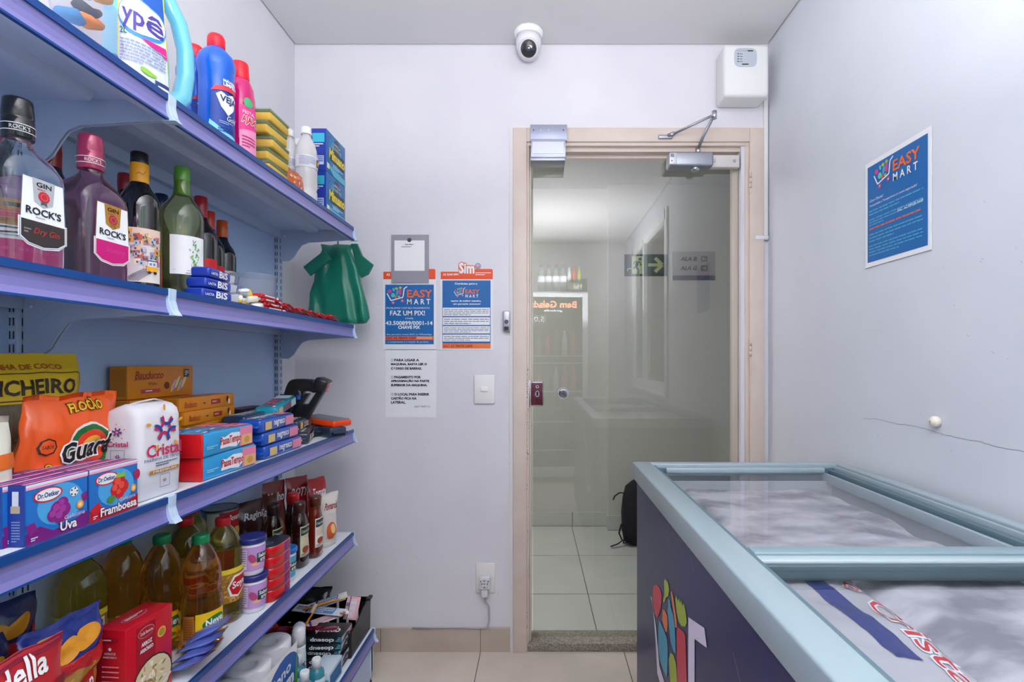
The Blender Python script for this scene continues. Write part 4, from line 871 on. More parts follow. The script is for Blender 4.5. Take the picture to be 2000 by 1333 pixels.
for i in range(16):
    m = MB(); x, y, z = rg.uniform(-.026, .026), rg.uniform(-.026, .026), .006+.004*(i//2); c = C(['#f0c82c', '#f4f2ee', '#f0e6c0', '#e8ecf6'][i % 4], .3, coat=.4)
    m.box(-.012, .012, -.017, .017, 0, .010, c, .003); m.box(-.010, .010, -.023, -.015, .003, .007, c, .001)
    single('wrapped_sweet', m, 'small white or yellow wrapped sweet inside the clear round tub', 'sweet', (-.800+x, 1.43+y, S2+z+.002), (rg.uniform(-.4, .4), rg.uniform(-.4, .4), rg.uniform(0, 3)), 'sweets in the clear tub')
for i in range(7):
    m = MB(); c = C(['#f0c024', '#f6f4f2', '#e6ecf6', '#f2b81c', '#f4efdc', '#ffd840', '#f8f6f4'][i], .3, coat=.4)
    m.box(-.012, .012, -.022, .022, 0, .016, c, .005); m.box(-.010, .010, -.032, -.020, .005, .011, c, .001); m.box(-.010, .010, .020, .032, .005, .011, c, .001)
    single('wrapped_sweet', m, ['yellow', 'white', 'pale blue', 'golden', 'cream', 'bright yellow', 'snow white'][i] + ' wrapped sweet in the loose heap in front of the clear tub', 'sweet', (-.722-.012*(i % 2), 1.218+.014*i, S2+.001+.012*(i % 3)), (rg.uniform(-.3, .3), rg.uniform(-.3, .3), rg.uniform(-.5, 1)), 'loose sweets before the clear tub')
m = MB(); F = pillow(m, .075, .050, .022, C('#152a6c', .3, coat=.4), 2.2); a = Art(m, F, .01); a.text('MM', -.02, .016, .02, .028, C('#b8c8e8'), 1); a.poly([(-.03, .03), (.0, .044), (.028, .034), (.02, .030)], C('#6f9ac8'), 1)
single('snack_packet', m, 'small navy packet standing behind the red chocolate bars', 'packet', (-.80, 1.535, S2), (0, R(-12), 0))
for i in range(13):
    y = 1.335 + .036*i; r0 = random.uniform(-3, 3)
    m = MB(); RD = C('#c41420', .25, coat=.5); m.box(-.038, .038, -.017, .017, 0, .009, RD, .003); m.box(-.045, -.036, -.016, .016, .0035, .0055, RD); m.box(.036, .045, -.016, .016, .0035, .0055, RD)
    a = Art(m, flat((-.03, -.013, .0092), X, Y)); a.text('KitKat', .008, .008, .05, .020, WH, 1, shear=.15, bold=.0004)
    b = Art(m, flat((.0382, -.015, 0), Y, Z)); 
    z = S2 + .004 + (.008 if i % 2 else 0) + (.006 if i < 5 else 0)
    single('chocolate_bar', m, 'flat red wrapped chocolate bar in the heap along the bottle shelf edge', 'chocolate bar', (-.745 + .004*(i % 3), y, z), (R(-14), 0, R(r0)), 'red chocolate bars on the bottle shelf')
for i in range(4):
    m = MB(); RD = C('#cf1824', .25, coat=.5); m.box(-.018, .018, -.052, .052, 0, .0095, RD, .003); a = Art(m, flat((.0182, -.05, 0), Y, Z)); a.lines(.012, .003, .075, .007, 1, WH, 1, .8, .9); a.ell(.082, .005, .008, .003, WH, 1)
    single('chocolate_bar', m, ['lowest', 'second lowest', 'second highest', 'highest'][i] + ' red chocolate bar in the neat stack with white side print', 'chocolate bar', (-.722, 1.372 - .010*i, S2 + .0098*i), R(2*i-3), 'stacked red chocolate bars')

# ------------------------------------------------------------------ shelf 3: biscuits, flour, jelly boxes
t = thing('cookie_bag', 'yellow-topped clear bag of round brown coconut biscuits', 'bag', (-.905, .866, S3), (0, R(3), R(-8)))
m = MB(); F = pillow(m, .215, .268, .085, film('cookie_film', '#d8c8a8', .22, .1), 4.4, nx=20, nzv=26, cr=.005, flatb=True); m.build('film', t)
m = MB(); a = Art(m, F, .010); a.rect(-.107, .186, .107, .268, C('#d6b020', .35), 1.2); a.text('ROSQUINHA DE COCO', -.085, .240, .070, .250, C('#a8501c'), 2.4, bold=.0004)
a.frame(-.100, .190, .100, .236, .0016, C('#4a3a10'), 2.2); a.text('RANCHEIRO', -.092, .200, .086, .224, C('#2c1c10'), 2.6, bold=.0016); m.build('printed_header', t)
m = MB(); rg = random.Random(8)
for i in range(16):
    z = .018+.016*(i//2)+.004; y = -.048 if i % 2 else .046; m.loft([(rg.uniform(-.004, .006), y+rg.uniform(-.006, .006), z+q, r, r*1.1, 2) for q, r in ((0, .022), (.003, .028), (.010, .029), (.014, .022))], C(['#8a5224', '#a0642c', '#7a4620'][i % 3], .7, bump=.4), 18)
m.build('biscuit_filling', t)
t = thing('snack_bag', 'orange puffed-corn snack bag with round green target emblem', 'bag', (-.815, .878, S3), (0, R(4), R(-6)))
OG = C('#ee5a1a', .3, coat=.4); m = MB(); F = pillow(m, .158, .200, .062, OG, 6.3, nx=20, nzv=24, cr=.006, flatb=False); m.build('film', t)
m = MB(); a = Art(m, F, .008); a.text('FLOCÃO', -.020, .172, .040, .190, C('#e8b820'), 2, out=C('#5a2a10'), ow=.001, bold=.0009)
a.ell(.010, .108, .040, .044, C('#e8e4dc'), 1); a.ell(.010, .108, .037, .040, C('#1d6a34'), 1.4); a.ell(.010, .108, .028, .031, C('#e43c1c'), 1.8); a.ell(.010, .110, .017, .019, C('#f2b03c'), 2.2)
a.text('Guará', -.038, .090, .046, .122, C('#141414'), 3.4, slope=.08, out=WH, ow=.0024, bold=.0014); a.poly([(-.05, .044), (-.02, .064), (.03, .060), (.078, .068), (.078, .014), (-.05, .014)], C('#eebc5c'), 1.2)
a.ell(-.056, .118, .013, .014, C('#3a2418'), 1.5, seg=8); a.ell(-.056, .118, .0105, .0115, C('#e8551c'), 2, seg=8); a.text('SABOR', -.064, .115, -.048, .121, C('#3a2418'), 2.4)
g = Art(m, lambda x, y, l: F(-y, x, l), .008); g.text('Flocão', .02, .046, .09, .060, C('#e8c030'), 2, out=C('#5a2a10'), ow=.0008); m.build('printing', t)
m = MB(); F = pillow(m, .13, .175, .05, C('#e0dccc', .35, coat=.3), 9.3, nx=14, nzv=18, cr=.005); a = Art(m, F, .01); a.rect(-.060, .10, .060, .122, C('#e06a20'), 1); a.ell(.03, .05, .03, .03, C('#c89a60'), 1); a.ell(.035, .052, .018, .018, C('#e8cc98'), 1.5)
single('snack_bag', m, 'cream and orange bag cut off by the left photo edge above the jelly boxes', 'bag', (-.790, .690, S3), (0, 0, R(-6)))
# flour
t = thing('flour_bag', 'white paper flour bag with red, blue and orange petal emblem', 'bag', (-.752, .972, S3), R(-2))
PB = C('#e2dfe6', .75, bump=.25, bscale=40); m = MB()
m.loft([(0,0,0,.031,.050,7),(0,0,.004,.034,.053,7),(0,0,.06,.036,.0545,6),(0,0,.12,.036,.055,5.5),(0,0,.152,.036,.0545,5.5),(0,.001,.164,.033,.053,5),(0,.004,.172,.022,.049,4),(0,.006,.176,.008,.044,3)], PB, 44, wob=lambda p: Vector((.0028*nz(p.x*30, p.y*30, p.z*24), .0028*nz(p.x*30+9, p.y*30, p.z*24), .003*nz(p.x*40, p.y*40, 5) if p.z > .15 else 0)))
m.tube([(.002, -.046, .170), (-.004, -.02, .177), (.002, .02, .182), (0, .044, .177)], .0035, PB, 8, .4); m.build('paper_bag', t)
m = MB(); f = Art(m, flat((.0385, 0, 0), Y, Z)); MG, DBL, OC = C('#c8205c'), C('#20489c'), C('#e8a03c')
def petal(a, x, z, s):
    for k in range(6):
        th = k*60+20; a.ring(x+s*.62*math.cos(R(th)), z+s*.55*math.sin(R(th)), s*.42, s*.42, s*.15, (MG, DBL)[k % 2], 1, 8, th+100, th+260)
    for th in (20, 95, 165, 240, 310): a.ell(x+s*1.02*math.cos(R(th)), z+s*1.0*math.sin(R(th)), s*.16, s*.08, OC, 1.2, th, 8)
petal(f, .004, .128, .040); f.text('Cristal', -.040, .078, .044, .100, MG, 1, bold=.0006); f.text('FARINHA DE TRIGO', -.046, .070, .044, .0755, DBL, 1); f.lines(-.02, .058, .034, .067, 2, C('#6a7090'), 1); f.rect(-.034, .046, .038, .053, C('#b8803c'), 1); f.text('PREMIUM', -.026, .0475, .030, .0515, WH, 1.6)
petal(f, .002, .030, .006); f.frame(-.010, .018, .014, .042, .0008, DBL, 1)
s = Art(m, flat((0, -.0572, 0), X, Z)); petal(s, -.002, .128, .014); s.text('Cristal', -.020, .102, .018, .111, MG, 1, bold=.0003); s.frame(-.014, .070, .012, .096, .0008, C('#7a7488'), 1); petal(s, -.001, .084, .007); s.lines(-.02, .02, .02, .06, 7, C('#8a8a9a'), 1, .35); m.build('printing', t)
# jelly boxes
def jelly(kind):
    gr = kind == 'uva'; m, f, s, tp = boxart(.0965, .084, .024, C('#1c58b0', .3)); W = .0965
    f.rect(.0005, .0005, W-.0005, .0835, C('#2272c8'), 1); f.ell(.052, .046, .036, .030, C('#4ea6e4'), 1.4); f.poly([(0, 0), (0, .016), (.02, .022), (.04, .010), (.07, .014), (W, .024), (W, 0)], C('#7a1c7c' if gr else '#b8182c'), 1.8)
    f.rect(.0, .0765, W, .0800, C('#f2a8c8'), 2); f.rect(0, .0800, W, .0835, C('#e8e4f0'), 2); f.ell(.032, .064, .022, .0105, C('#d8152c'), 2.4); f.ell(.032, .064, .0195, .0085, WH, 2.8); f.text('Dr.Oetker', .016, .0605, .048, .0675, C('#1c3a8c'), 3.2, bold=.0003)
    FC = C('#8a1f80' if gr else '#d2202c'); FD = C('#a83c9c' if gr else '#e8503c')
    if gr:
        for x, z, r in ((.046, .040, .011), (.056, .036, .011), (.050, .028, .011), (.040, .032, .010), (.054, .046, .009)): f.ell(x, z, r, r, FC, 3, seg=12); f.ell(x-.002, z+.002, r*.5, r*.5, FD, 3.4, seg=10)
        f.ell(.072, .058, .007, .007, C('#f0f0f0'), 3.6); 
        for th in range(0, 360, 72): f.ell(.072+.005*math.cos(R(th)), .058+.005*math.sin(R(th)), .0015, .0015, C('#18181c'), 4, seg=6)
        f.poly([(.084, .050), (.094, .054), (.096, .042), (.088, .038)], FC, 3); f.poly([(0, .028), (.012, .030), (.016, .018), (.004, .012)], FC, 3)
    else:
        for x, z, r in ((.056, .052, .013), (.064, .044, .012), (.050, .042, .011), (.058, .034, .009)): f.ell(x, z, r, r, FC, 3, seg=12); f.ell(x-.003, z+.003, r*.5, r*.5, FD, 3.4, seg=10)
        f.poly([(.048, .062), (.054, .070), (.060, .065), (.066, .070), (.070, .060), (.058, .060)], C('#8ec040'), 3.6); f.ell(.040, .028, .008, .006, C('#4c8a34'), 3.8); f.poly([(0, .020), (.016, .030), (.024, .018), (.010, .008)], FC, 3); f.ell(.094, .058, .007, .009, C('#b01f50'), 3)
    f.ell(.082 if gr else .086, .036, .006, .0065, C('#f0a040'), 3.8); f.ell(.082 if gr else .086, .036, .003, .0035, C('#f8d8a0'), 4)
    f.text('Gelatina', .056, .020, .090, .026, C('#f2c8dc'), 4, slope=.02); f.text('Uva' if gr else 'Framboesa', .050 if gr else .020, .005, .076 if gr else .092, .018, WH, 4, bold=.0009, out=C('#5a1040' if gr else '#7a1020'), ow=.0007)
    f.lines(.006, .004, .016 if gr else .014, .010, 2, WH, 4)
    s.rect(.0005, .0005, .0235, .0835, C('#173a96'), 1); s.rect(.007, .046, .016, .076, C('#d8dcec'), 2); s.rect(.005, .046, .018, .056, C('#b8a890'), 2.2); s.lines(.006, .006, .018, .036, 8, C('#8ea4dc'), 2, .4)
    tp.rect(0, 0, W, .006, C('#f0a8c4'), 1); tp.rect(0, .006, W, .018, C('#8c2c84' if gr else '#a83060'), 1); tp.lines(.01, .010, .08, .015, 1, C('#e8b8d8'), 2); tp.rect(0, .018, W, .024, C('#24489c'), 1)
    return m
J = {}
for kind, y, nm in (('uva', .7505, 'purple grape'), ('fra', .8495, 'red raspberry')):
    for row in range(4):
        lb = nm + ' jelly box, ' + ['front row at the shelf edge', 'second row', 'third row', 'rear row'][row] + ' of its file'
        loc = (-.7185 - .0252*row, y - .008*row + (.004 if row == 2 else 0), S3)
        if kind not in J: J[kind] = single('jelly_box', jelly(kind), lb, 'box', loc, 0, 'jelly boxes lined up on the shelf edge')
        else: dup(J[kind], loc, R([0, 1.5, -1, 1][row]), lb)
# orange wafer boxes
def wafer(w, h, d, big, OW=None):
    OW = C('#e08a1c', .35); m, f, s, tp = boxart(w, h, d, OW, .001); q = C('#a82c1c', .4)
    if big:
        f.text('Bauducco', w*.10, h*.60, w*.50, h*.84, q, 1, shear=.2, bold=.0006); f.line([(w*.08, h*.56), (w*.30, h*.60)], .0012, q, 1); f.text('Wafer', w*.28, h*.40, w*.42, h*.50, C('#6a2c10'), 1); f.rect(w*.18, h*.16, w*.46, h*.28, C('#c8404c'), 1); f.lines(w*.24, h*.19, w*.40, h*.26, 1, WH, 2)
        f.ell(w*.56, h*.36, h*.12, h*.12, C('#7a2c1c'), 1); 
        for i in range(6): f.ell(w*(.66+.035*i), h*(.34+.06*(i % 3)), w*.02, h*.24, C(['#d8c4cc', '#c0a4b8', '#f0d890'][i % 3]), 1.5+i*.1, -30, 10)
        f.rect(w*.84, h*.62, w*.92, h*.88, C('#2c4a58'), 3); f.lines(w*.85, h*.66, w*.91, h*.84, 3, WH, 3.5)
    else:
        f.text('Bauducco', w*.08, h*.24, w*.28, h*.70, q, 1, shear=.2, bold=.0002); f.lines(w*.40, h*.34, w*.47, h*.58, 1, C('#6a2c10'), 1); f.rect(w*.54, h*.30, w*.72, h*.68, q, 1); f.lines(w*.56, h*.40, w*.70, h*.60, 1, C('#f0c8b0'), 2)
        f.ell(w*.86, h*.60, w*.025, h*.26, C('#4a2414'), 1, seg=8); f.ell(w*.89, h*.38, w*.02, h*.24, C('#f0e0b0'), 1.5, seg=8)
    tp.rect(0, 0, w, .002, C('#c87414'), 1); tp.text('Bauducco', w*.1, d*.3, w*.5, d*.75, q, 1, shear=.2)
    s.rect(d*.1, h*.1, d*.9, h*.9, C('#cf7c18'), 1)
    return m
W0 = wafer(.218, .033, .062, False)
w0 = single('wafer_box', W0, 'orange wafer box, bottom of the near stack of five with gold edges', 'box', (-.888, 1.330, S3), 0, 'orange wafer boxes')
for i in range(1, 5): dup(w0, (-.888+.002*(i % 2), 1.330-.006*(i % 3), S3+.0333*i), R([0, 2, -1.5, 2.5, 0][i]), 'orange wafer box, ' + ['', 'second from bottom', 'middle one', 'second from top', 'topmost'][i] + ' of the near stack of five')
w1 = single('wafer_box', wafer(.225, .033, .062, False), 'orange wafer box, lowest of those under the upright one', 'box', (-.952, 1.262, S3), 0, 'orange wafer boxes')
for i in range(1, 5): dup(w1, (-.952, 1.262+.004*(i % 2), S3+.0333*i), 0, 'orange wafer box, ' + ['', 'second', 'third', 'fourth', 'fifth and highest'][i] + ' layer beneath the upright one by the back panel')
single('wafer_box', wafer(.218, .076, .040, True), 'orange wafer box standing on its long edge on top of the rear stack', 'box', (-.950, 1.262, S3+.1675), 0, 'orange wafer boxes')
# milk biscuit packs
def bisc(seed):
    m = MB(); L, w, h = .192, .052, .050; wp = C('#2f9cd8', .3, coat=.4)
    m.box(-w/2, w/2, -L/2+.002, L/2, 0, h, wp, .004, 2); m.box(-w/2-.0005, w/2+.0005, -L/2-.003, -L/2+.003, 0, h+.0005, C('#d8141f', .3, coat=.3), .002)
    f = Art(m, flat((w/2+.0004, -L/2, 0), Y, Z)); PK = C('#ef86a8'); f.rect(.135, .003, .190, .047, PK, 1); f.rect(.142, .004, .186, .028, C('#eebc74'), 2); f.ell(.164, .016, .012, .008, C('#d89a50'), 3)
    f.poly([(.058, .010), (.062, .036), (.076, .033), (.10, .040), (.134, .038), (.140, .018), (.12, .006), (.09, .010)], WH, 2); f.text('PassaTempo', .060, .012, .138, .034, C('#cc2030'), 3, bold=.0009); f.lines(.012, .014, .05, .022, 2, C('#9fd8f0'), 2)
    t = Art(m, flat((w/2, -L/2, h+.0004), Y, -X)); rg = random.Random(seed)
    t.rect(.13, .003, .190, .048, PK, 1)
    for i in range(10): x = rg.uniform(.01, .16); y = rg.uniform(.006, .036); t.poly([(x, y), (x+.018, y+.003), (x+.026, y+.010), (x+.006, y+.008)], C(rg.choice(['#f2f2f4', '#e0505c', '#f0a090', '#3a7ab8'])), 2)
    return m
b0 = single('biscuit_pack', bisc(1), 'blue and pink biscuit pack with red end, lower front of the block of four', 'packet', (-.737, 1.180, S3), R(-2), 'milk biscuit packs')
dup(b0, (-.737, 1.172, S3+.0508), R(1), 'blue and pink biscuit pack with red end, upper front of the block of four')
dup(b0, (-.792, 1.176, S3), R(1), 'blue and pink biscuit pack with red end, lower rear of the block of four')
dup(b0, (-.792, 1.170, S3+.0508), 0, 'blue and pink biscuit pack with red end, upper rear of the block of four')
def flow(L, w, h, c1, c2, txt, tc=WH, ext=None, seed=1, stripes=()):
    m = MB(); M1 = C(c1, .28, coat=.4); m.box(-w/2, w/2, -L/2, L/2, 0, h, M1, min(h, w)*.22, 3); m.box(-w*.42, w*.42, -L/2-.016, -L/2+.004, h*.42, h*.56, M1, .001); m.box(-w*.42, w*.42, L/2-.004, L/2+.014, h*.42, h*.56, C(c2, .28, coat=.4), .001)
    f = Art(m, flat((w/2+.0006, -L/2, 0), Y, Z)); tp = Art(m, flat((w/2, -L/2, h+.0006), Y, -X))
    f.rect(L*.70, h*.15, L*.96, h*.85, C(c2), 1); tp.rect(L*.70, w*.12, L*.96, w*.88, C(c2), 1)
    f.rect(L*.10, h*.18, L*.28, h*.78, C('#e0c07c'), 1.5); f.text(txt, L*.34, h*.24, L*.68, h*.74, tc, 2, bold=.0005); tp.text(txt, L*.12, w*.3, L*.66, w*.78, tc, 2, bold=.001)
    rg = random.Random(seed)
    for i in range(8): x = rg.uniform(.05, .6)*L; tp.ell(x, rg.uniform(.15, .85)*w, L*.03, w*.06, C(rg.choice(stripes or ['#ffffff', c2])), 1.5, rg.uniform(0, 180), 8)
    return m
n0 = single('biscuit_pack', flow(.205, .060, .0345, '#1c50b4', '#e58aa8', 'negresco'), 'royal blue and pink filled-biscuit pack, bottom of three at the shelf edge', 'packet', (-.740, 1.425, S3), 0, 'blue filled-biscuit packs')
dup(n0, (-.744, 1.418, S3+.0348), R(2), 'royal blue and pink filled-biscuit pack, middle of three at the shelf edge')
dup(n0, (-.748, 1.405, S3+.0696), R(4), 'royal blue and pink filled-biscuit pack, top of three at the shelf edge')
g0 = single('biscuit_pack', flow(.20, .062, .036, '#1f3a5c', '#6ac0d8', 'BISCOITO', stripes=['#f0f0f4', '#101418', '#5ab8d0']), 'dark blue and white biscuit pack, lowest behind the pink-topped blocks', 'packet', (-.822, 1.470, S3), R(3), 'dark biscuit packs')
dup(g0, (-.824, 1.465, S3+.0365), R(-4), 'dark blue and white biscuit pack, middle of those behind the pink and blue stack')
dup(g0, (-.822, 1.455, S3+.073), R(5), 'dark blue and white biscuit pack, highest behind the pink and blue stack')
single('biscuit_pack', flow(.20, .060, .032, '#1ea0b8', '#d8eef4', 'LEITE', C('#e04070')), 'turquoise biscuit pack tilted up beside the black scanner', 'packet', (-.815, 1.585, S3+.100), (R(7), 0, R(10)))
h0 = single('biscuit_pack', flow(.18, .060, .034, '#24344c', '#6a5850', 'COOKIES', stripes=['#7a5a3c', '#c8b088']), 'dark brown and blue biscuit pack lying under the scanner', 'packet', (-.770, 1.655, S3), R(18), 'brown cookie packs')
dup(h0, (-.835, 1.660, S3), R(4), 'dark brown and blue biscuit pack lying behind the one under the scanner')
dup(h0, (-.795, 1.665, S3+.036), R(12), 'dark brown and blue biscuit pack stacked directly under the scanner')
dup(h0, (-.745, 1.775, S3), R(50), 'dark brown and blue biscuit pack lying under the orange card terminal')
dup(h0, (-.830, 1.790, S3), R(60), 'dark brown and blue biscuit pack behind the one under the orange card terminal')
m = MB(); m.box(-.04, .04, -.075, .075, 0, .034, C('#2c1820', .5), .002); m.box(-.03, .03, -.07, .07, .0345, .037, C('#40242c', .5)); single('cardboard_box', m, 'flat dark maroon box lying by the back panel', 'box', (-.915, 1.60, S3+.074), R(-4))
m = MB(); m.box(-.05, .05, -.09, .09, 0, .036, C('#a88c70', .6), .002); m.box(-.05, .05, -.09, .09, .037, .072, C('#6a5444', .6), .002)
single('cardboard_box', m, 'brown box of cereal bars beneath the flat maroon box', 'box', (-.915, 1.60, S3), R(2))
m = MB(); m.box(-.008, .008, -.010, .010, 0, .05, BK, .003); m.tube([(0, 0, .002), (.01, -.03, .004), (0, -.08, .004), (-.01, -.12, .004)], .003, BK, 8); single('charger', m, 'small black charger hanging at the slotted upright', 'charger', (-.935, 1.862, S3+.085), 0)
m = MB(); m.box(-.05, .05, -.035, .035, 0, .084, C('#50443c', .6), .003); single('cardboard_box', m, 'small dark box under the black charger', 'box', (-.93, 1.835, S3), 0)

# scanner on its stand and orange card terminal
BKP = C('#16191e', .35, coat=.3)
t = thing('barcode_scanner', 'black handheld barcode scanner with red window standing on two legs', 'scanner', (-.765, 1.70, S3+.071-.02), R(6))
YZ = lambda y0: (lambda a, b, c: Vector((a, y0+c, b)))
m = MB(); m.prism([(-.092, 0), (-.060, 0), (-.052, .030), (-.036, .066), (-.014, .088), (-.020, .104), (.004, .106), (.020, .096), (.038, .124), (.022, .142), (-.010, .146), (-.048, .146), (-.062, .138), (-.070, .120), (-.082, .080), (-.092, .036)], YZ(-.022), .044, BKP, .008); m.build('handle_grip', t)
m = MB(); m.prism([(-.058, 0), (-.010, 0), (.010, .036), (.052, .108), (.062, .132), (.048, .134), (.020, .096), (-.002, .062), (-.020, .062), (.002, .098), (-.012, .098), (-.042, .050)], YZ(-.014), .028, BKP, .004); m.build('stand', t)
m = MB(); m.box(-.016, .026, -.034, .034, -.022, .022, BKP, .009, 3, Matrix.Translation((.036, 0, .128)) @ Matrix.Rotation(R(22), 4, 'Y')); m.build('scan_head', t)
m = MB(); M = Matrix.Translation((.036, 0, .128)) @ Matrix.Rotation(R(22), 4, 'Y'); m.box(.0255, .027, -.026, .026, -.015, .015, C('#8a0f1a', .1, coat=1, emit=.15), .0005, 1, M); m.build('scan_window', t)
m = MB(); m.box(-.034, -.022, -.0235, .0235, .078, .094, C('#2456b8', .3), .002); m.build('trigger', t)
t = thing('card_terminal', 'orange card payment terminal with grey top lying at the shelf end', 'card terminal', (-.748, 1.785, S3+.036), (R(0), R(4), R(-24)))
m = MB(); m.box(-.080, .080, -.042, .042, 0, .022, C('#f2470c', .35, coat=.3), .007, 3); m.build('case', t)
m = MB(); m.box(-.073, .073, -.036, .036, .021, .0245, C('#6f7884', .4), .0015); m.build('top_plate', t)

# green carrier bags hanging at the shelf end
GB = C('#0c7a62', .38, coat=.25, bump=.25, bscale=25); GB2 = C('#0f6d58', .4, coat=.2)
t = thing('carrier_bags', 'bundle of green carrier bags hanging from the end of the top shelf', 'bag', (-.790, 2.00, 1.352))
m = MB(); m.loft([(0,0,0,.112,.014,5),(0,0,.006,.116,.020,5)] + [(-.0005*i, 0, .02+.024*i, .122-.0050*i-(.003*(i-8) if i > 8 else 0)-(.004*(i-10) if i > 10 else 0), .022, 4.5) for i in range(12)] + [(-.006,0,.305,.062,.015,3)], GB, 96, wob=lambda p: Vector((.006*nz(p.z*16, p.x*14, 1), .011*nz(p.x*26+p.z*5, 0, p.z*6) + .006*math.sin(p.x*95+p.z*14+2*nz(p.x*8, p.z*8, 2)), .004*nz(p.x*20, 3, 1)))); m.build('bag_stack', t)
m = MB(); m.box(-.012, .092, -.006, .006, -.022, .022, C('#1c806a', .4, coat=.2), .003, 2, Matrix.Translation((-.098, -.030, .205)) @ Matrix.Rotation(R(-38), 4, 'Y')); m.build('handle_flap', t)
m = MB(); m.prism([(.052, .31), (.080, .31), (.100, .262), (.142, .228), (.122, .190), (.094, .176), (.080, .20)], lambda a, b, c: Vector((a, -.010+c, b)), .010, GB2, .003); m.build('handle_flap', t)
m = MB(); m.tube([(0, 0, .30), (0, 0, .325), (.006, -.01, .338), (-.01, -.05, .340), (-.01, -.10, .342)], .003, ALU, 8); m.build('hook', t)

# ------------------------------------------------------------------ shelf 4: boxes, tubs, tins, sauces
def ricebox():
    w, h, d = .105, .160, .058; m, f, s, tp = boxart(w, h, d, C('#c81228', .3, coat=.3))
    f.rect(.022, .01, .064, .150, C('#a00c24'), 1); f.ell(.043, .136, .018, .010, C('#e8a0a8'), 1.5); f.ell(.043, .136, .0172, .0092, C('#a81028'), 2); f.text('Dulla Ravenna', .030, .133, .057, .139, WH, 2.5); f.text('ARROZ', .032, .112, .055, .119, WH, 2.5, bold=.0004); f.text('ARBÓREO', .029, .101, .058, .109, WH, 2.5, bold=.0004)
    f.ell(.078, .118, .010, .010, C('#e8b04c'), 2); f.ell(.078, .118, .007, .007, C('#a8902c'), 2.5); f.ell(.058, .040, .046, .044, C('#3a2420'), 1.6); f.ell(.058, .040, .043, .041, C('#dcc8a4'), 2)
    rg = random.Random(6)
    for i in range(60): th = rg.uniform(0, 6.28); q = rg.uniform(0, .034); f.ell(.058+q*math.cos(th), .042+q*math.sin(th), .006, .0022, C(rg.choice(['#e8dcc0', '#c89c64', '#a86a3c', '#f4ecd8', '#7a8a4c'])), 2.4, rg.uniform(0, 180), 6)
    f.line([(.05, .002), (.10, .028)], .003, C('#e8e8e8'), 3)
    s.ell(.029, .142, .016, .005, C('#a80e24'), 1); s.lines(.016, .140, .042, .144, 1, WH, 2); s.ell(.029, .126, .003, .003, WH, 2); s.text('ARROZ', .018, .116, .040, .120, WH, 2); s.text('ARBÓREO', .016, .110, .042, .114, WH, 2); s.lines(.014, .02, .046, .10, 9, C('#e8a0a8'), 2, .25)
    tp.ell(.05, .029, .026, .010, C('#e8a0a8'), 1); tp.ell(.05, .029, .025, .009, C('#b01028'), 1.5); tp.lines(.03, .025, .07, .033, 2, WH, 2); return m
single('rice_box', ricebox(), 'bright red rice box with bowl of risotto picture', 'box', (-.760, .962, S4), R(-4))
def pasta_bag(label, loc, rot, w, h, d, top, win, txt, seed):
    t = thing('pasta_bag', label, 'bag', loc, rot, 'pasta bags at lower left')
    m = MB(); F = pillow(m, w, h, d, C(top, .35, coat=.5, bump=.5, bscale=70), seed, cr=.008, nx=16, nzv=20); m.build('bag_body', t)
    m = MB(); a = Art(m, F, .01); a.rect(-w*.47, h*.05, w*.47, h*.70, C('#c08a28', .4, coat=.5), 1); a.ell(w*.18, h*.82, w*.20, h*.06, C('#e89a28'), 1.2, 25); a.ell(-w*.22, h*.90, w*.14, h*.035, C('#d8a040'), 1.2, 10); a.ring(w*.1, h*.80, w*.34, h*.14, w*.05, C('#c41c24'), 1.3, 16, 200, 350); a.poly([(-w/2, h*.66), (-w/4, h*.60), (0, h*.64), (w/4, h*.58), (w/2, h*.64), (w/2, h*.72), (-w/2, h*.72)], C('#c41c24'), 1.5)
    rg = random.Random(int(seed*10))
    for i in range(50): a.line([(x := rg.uniform(-w*.42, w*.36), y := rg.uniform(h*.06, h*.6)), (x+rg.uniform(-.014, .014), y+rg.uniform(-.014, .014))], .004, C(rg.choice(['#e8b848', '#b87c20', '#d8a038', '#f0cc70'])), 1.2)
    a.ell(-w*.1, h*.80, w*.18, h*.07, C('#e89a28'), 2, 20); a.poly([(-w*.35, h*.30), (w*.34, h*.42), (w*.36, h*.56), (-w*.34, h*.46)], C('#b8161e'), 2.2); a.text(txt, -w*.30, h*.36, w*.30, h*.48, WH, 2.8, slope=.10, bold=.001, shear=.1); a.lines(-w*.3, h*.10, w*.25, h*.22, 4, C('#e07868'), 2.2); m.build('printing', t)
    return t
pasta_bag('pasta bag with blue and red top nearest the red rice box, lettering half hidden', (-.800, .835, S4), (0, R(6), R(-8)), .125, .225, .06, '#1c3290', '', 'Petybon', 1.3)
pasta_bag('pasta bag with navy top standing behind the others at left edge', (-.845, .735, S4), (0, R(4), R(-6)), .12, .215, .05, '#16205c', '', 'Galo', 2.7)
pasta_bag('pasta bag with tall blue folded top at far left', (-.905, .840, S4), (0, R(2), R(-10)), .12, .240, .05, '#14245c', '', 'Adria', 3.9)
m = MB(); F = pillow(m, .15, .236, .045, C('#b8222c', .35, coat=.4), 7.7, cr=.005); a = Art(m, F, .01); a.rect(-.074, .222, .074, .235, C('#8a1a3c'), 1); a.rect(-.074, .165, .074, .178, C('#7a1018'), 1.5); a.text('Sandella', -.064, .186, .046, .216, WH, 2, bold=.001, slope=.1); a.poly([(-.05, .155), (.07, .16), (.07, .04), (-.05, .04)], C('#f0b08c'), 1.5); a.lines(-.04, .015, .06, .042, 5, C('#a04030'), 2, .3)
single('biscuit_bag', m, 'red cracker bag with white slanted lettering in the bottom left corner', 'bag', (-.735, .692, S4-.0005), (0, R(4), R(-6)), None)
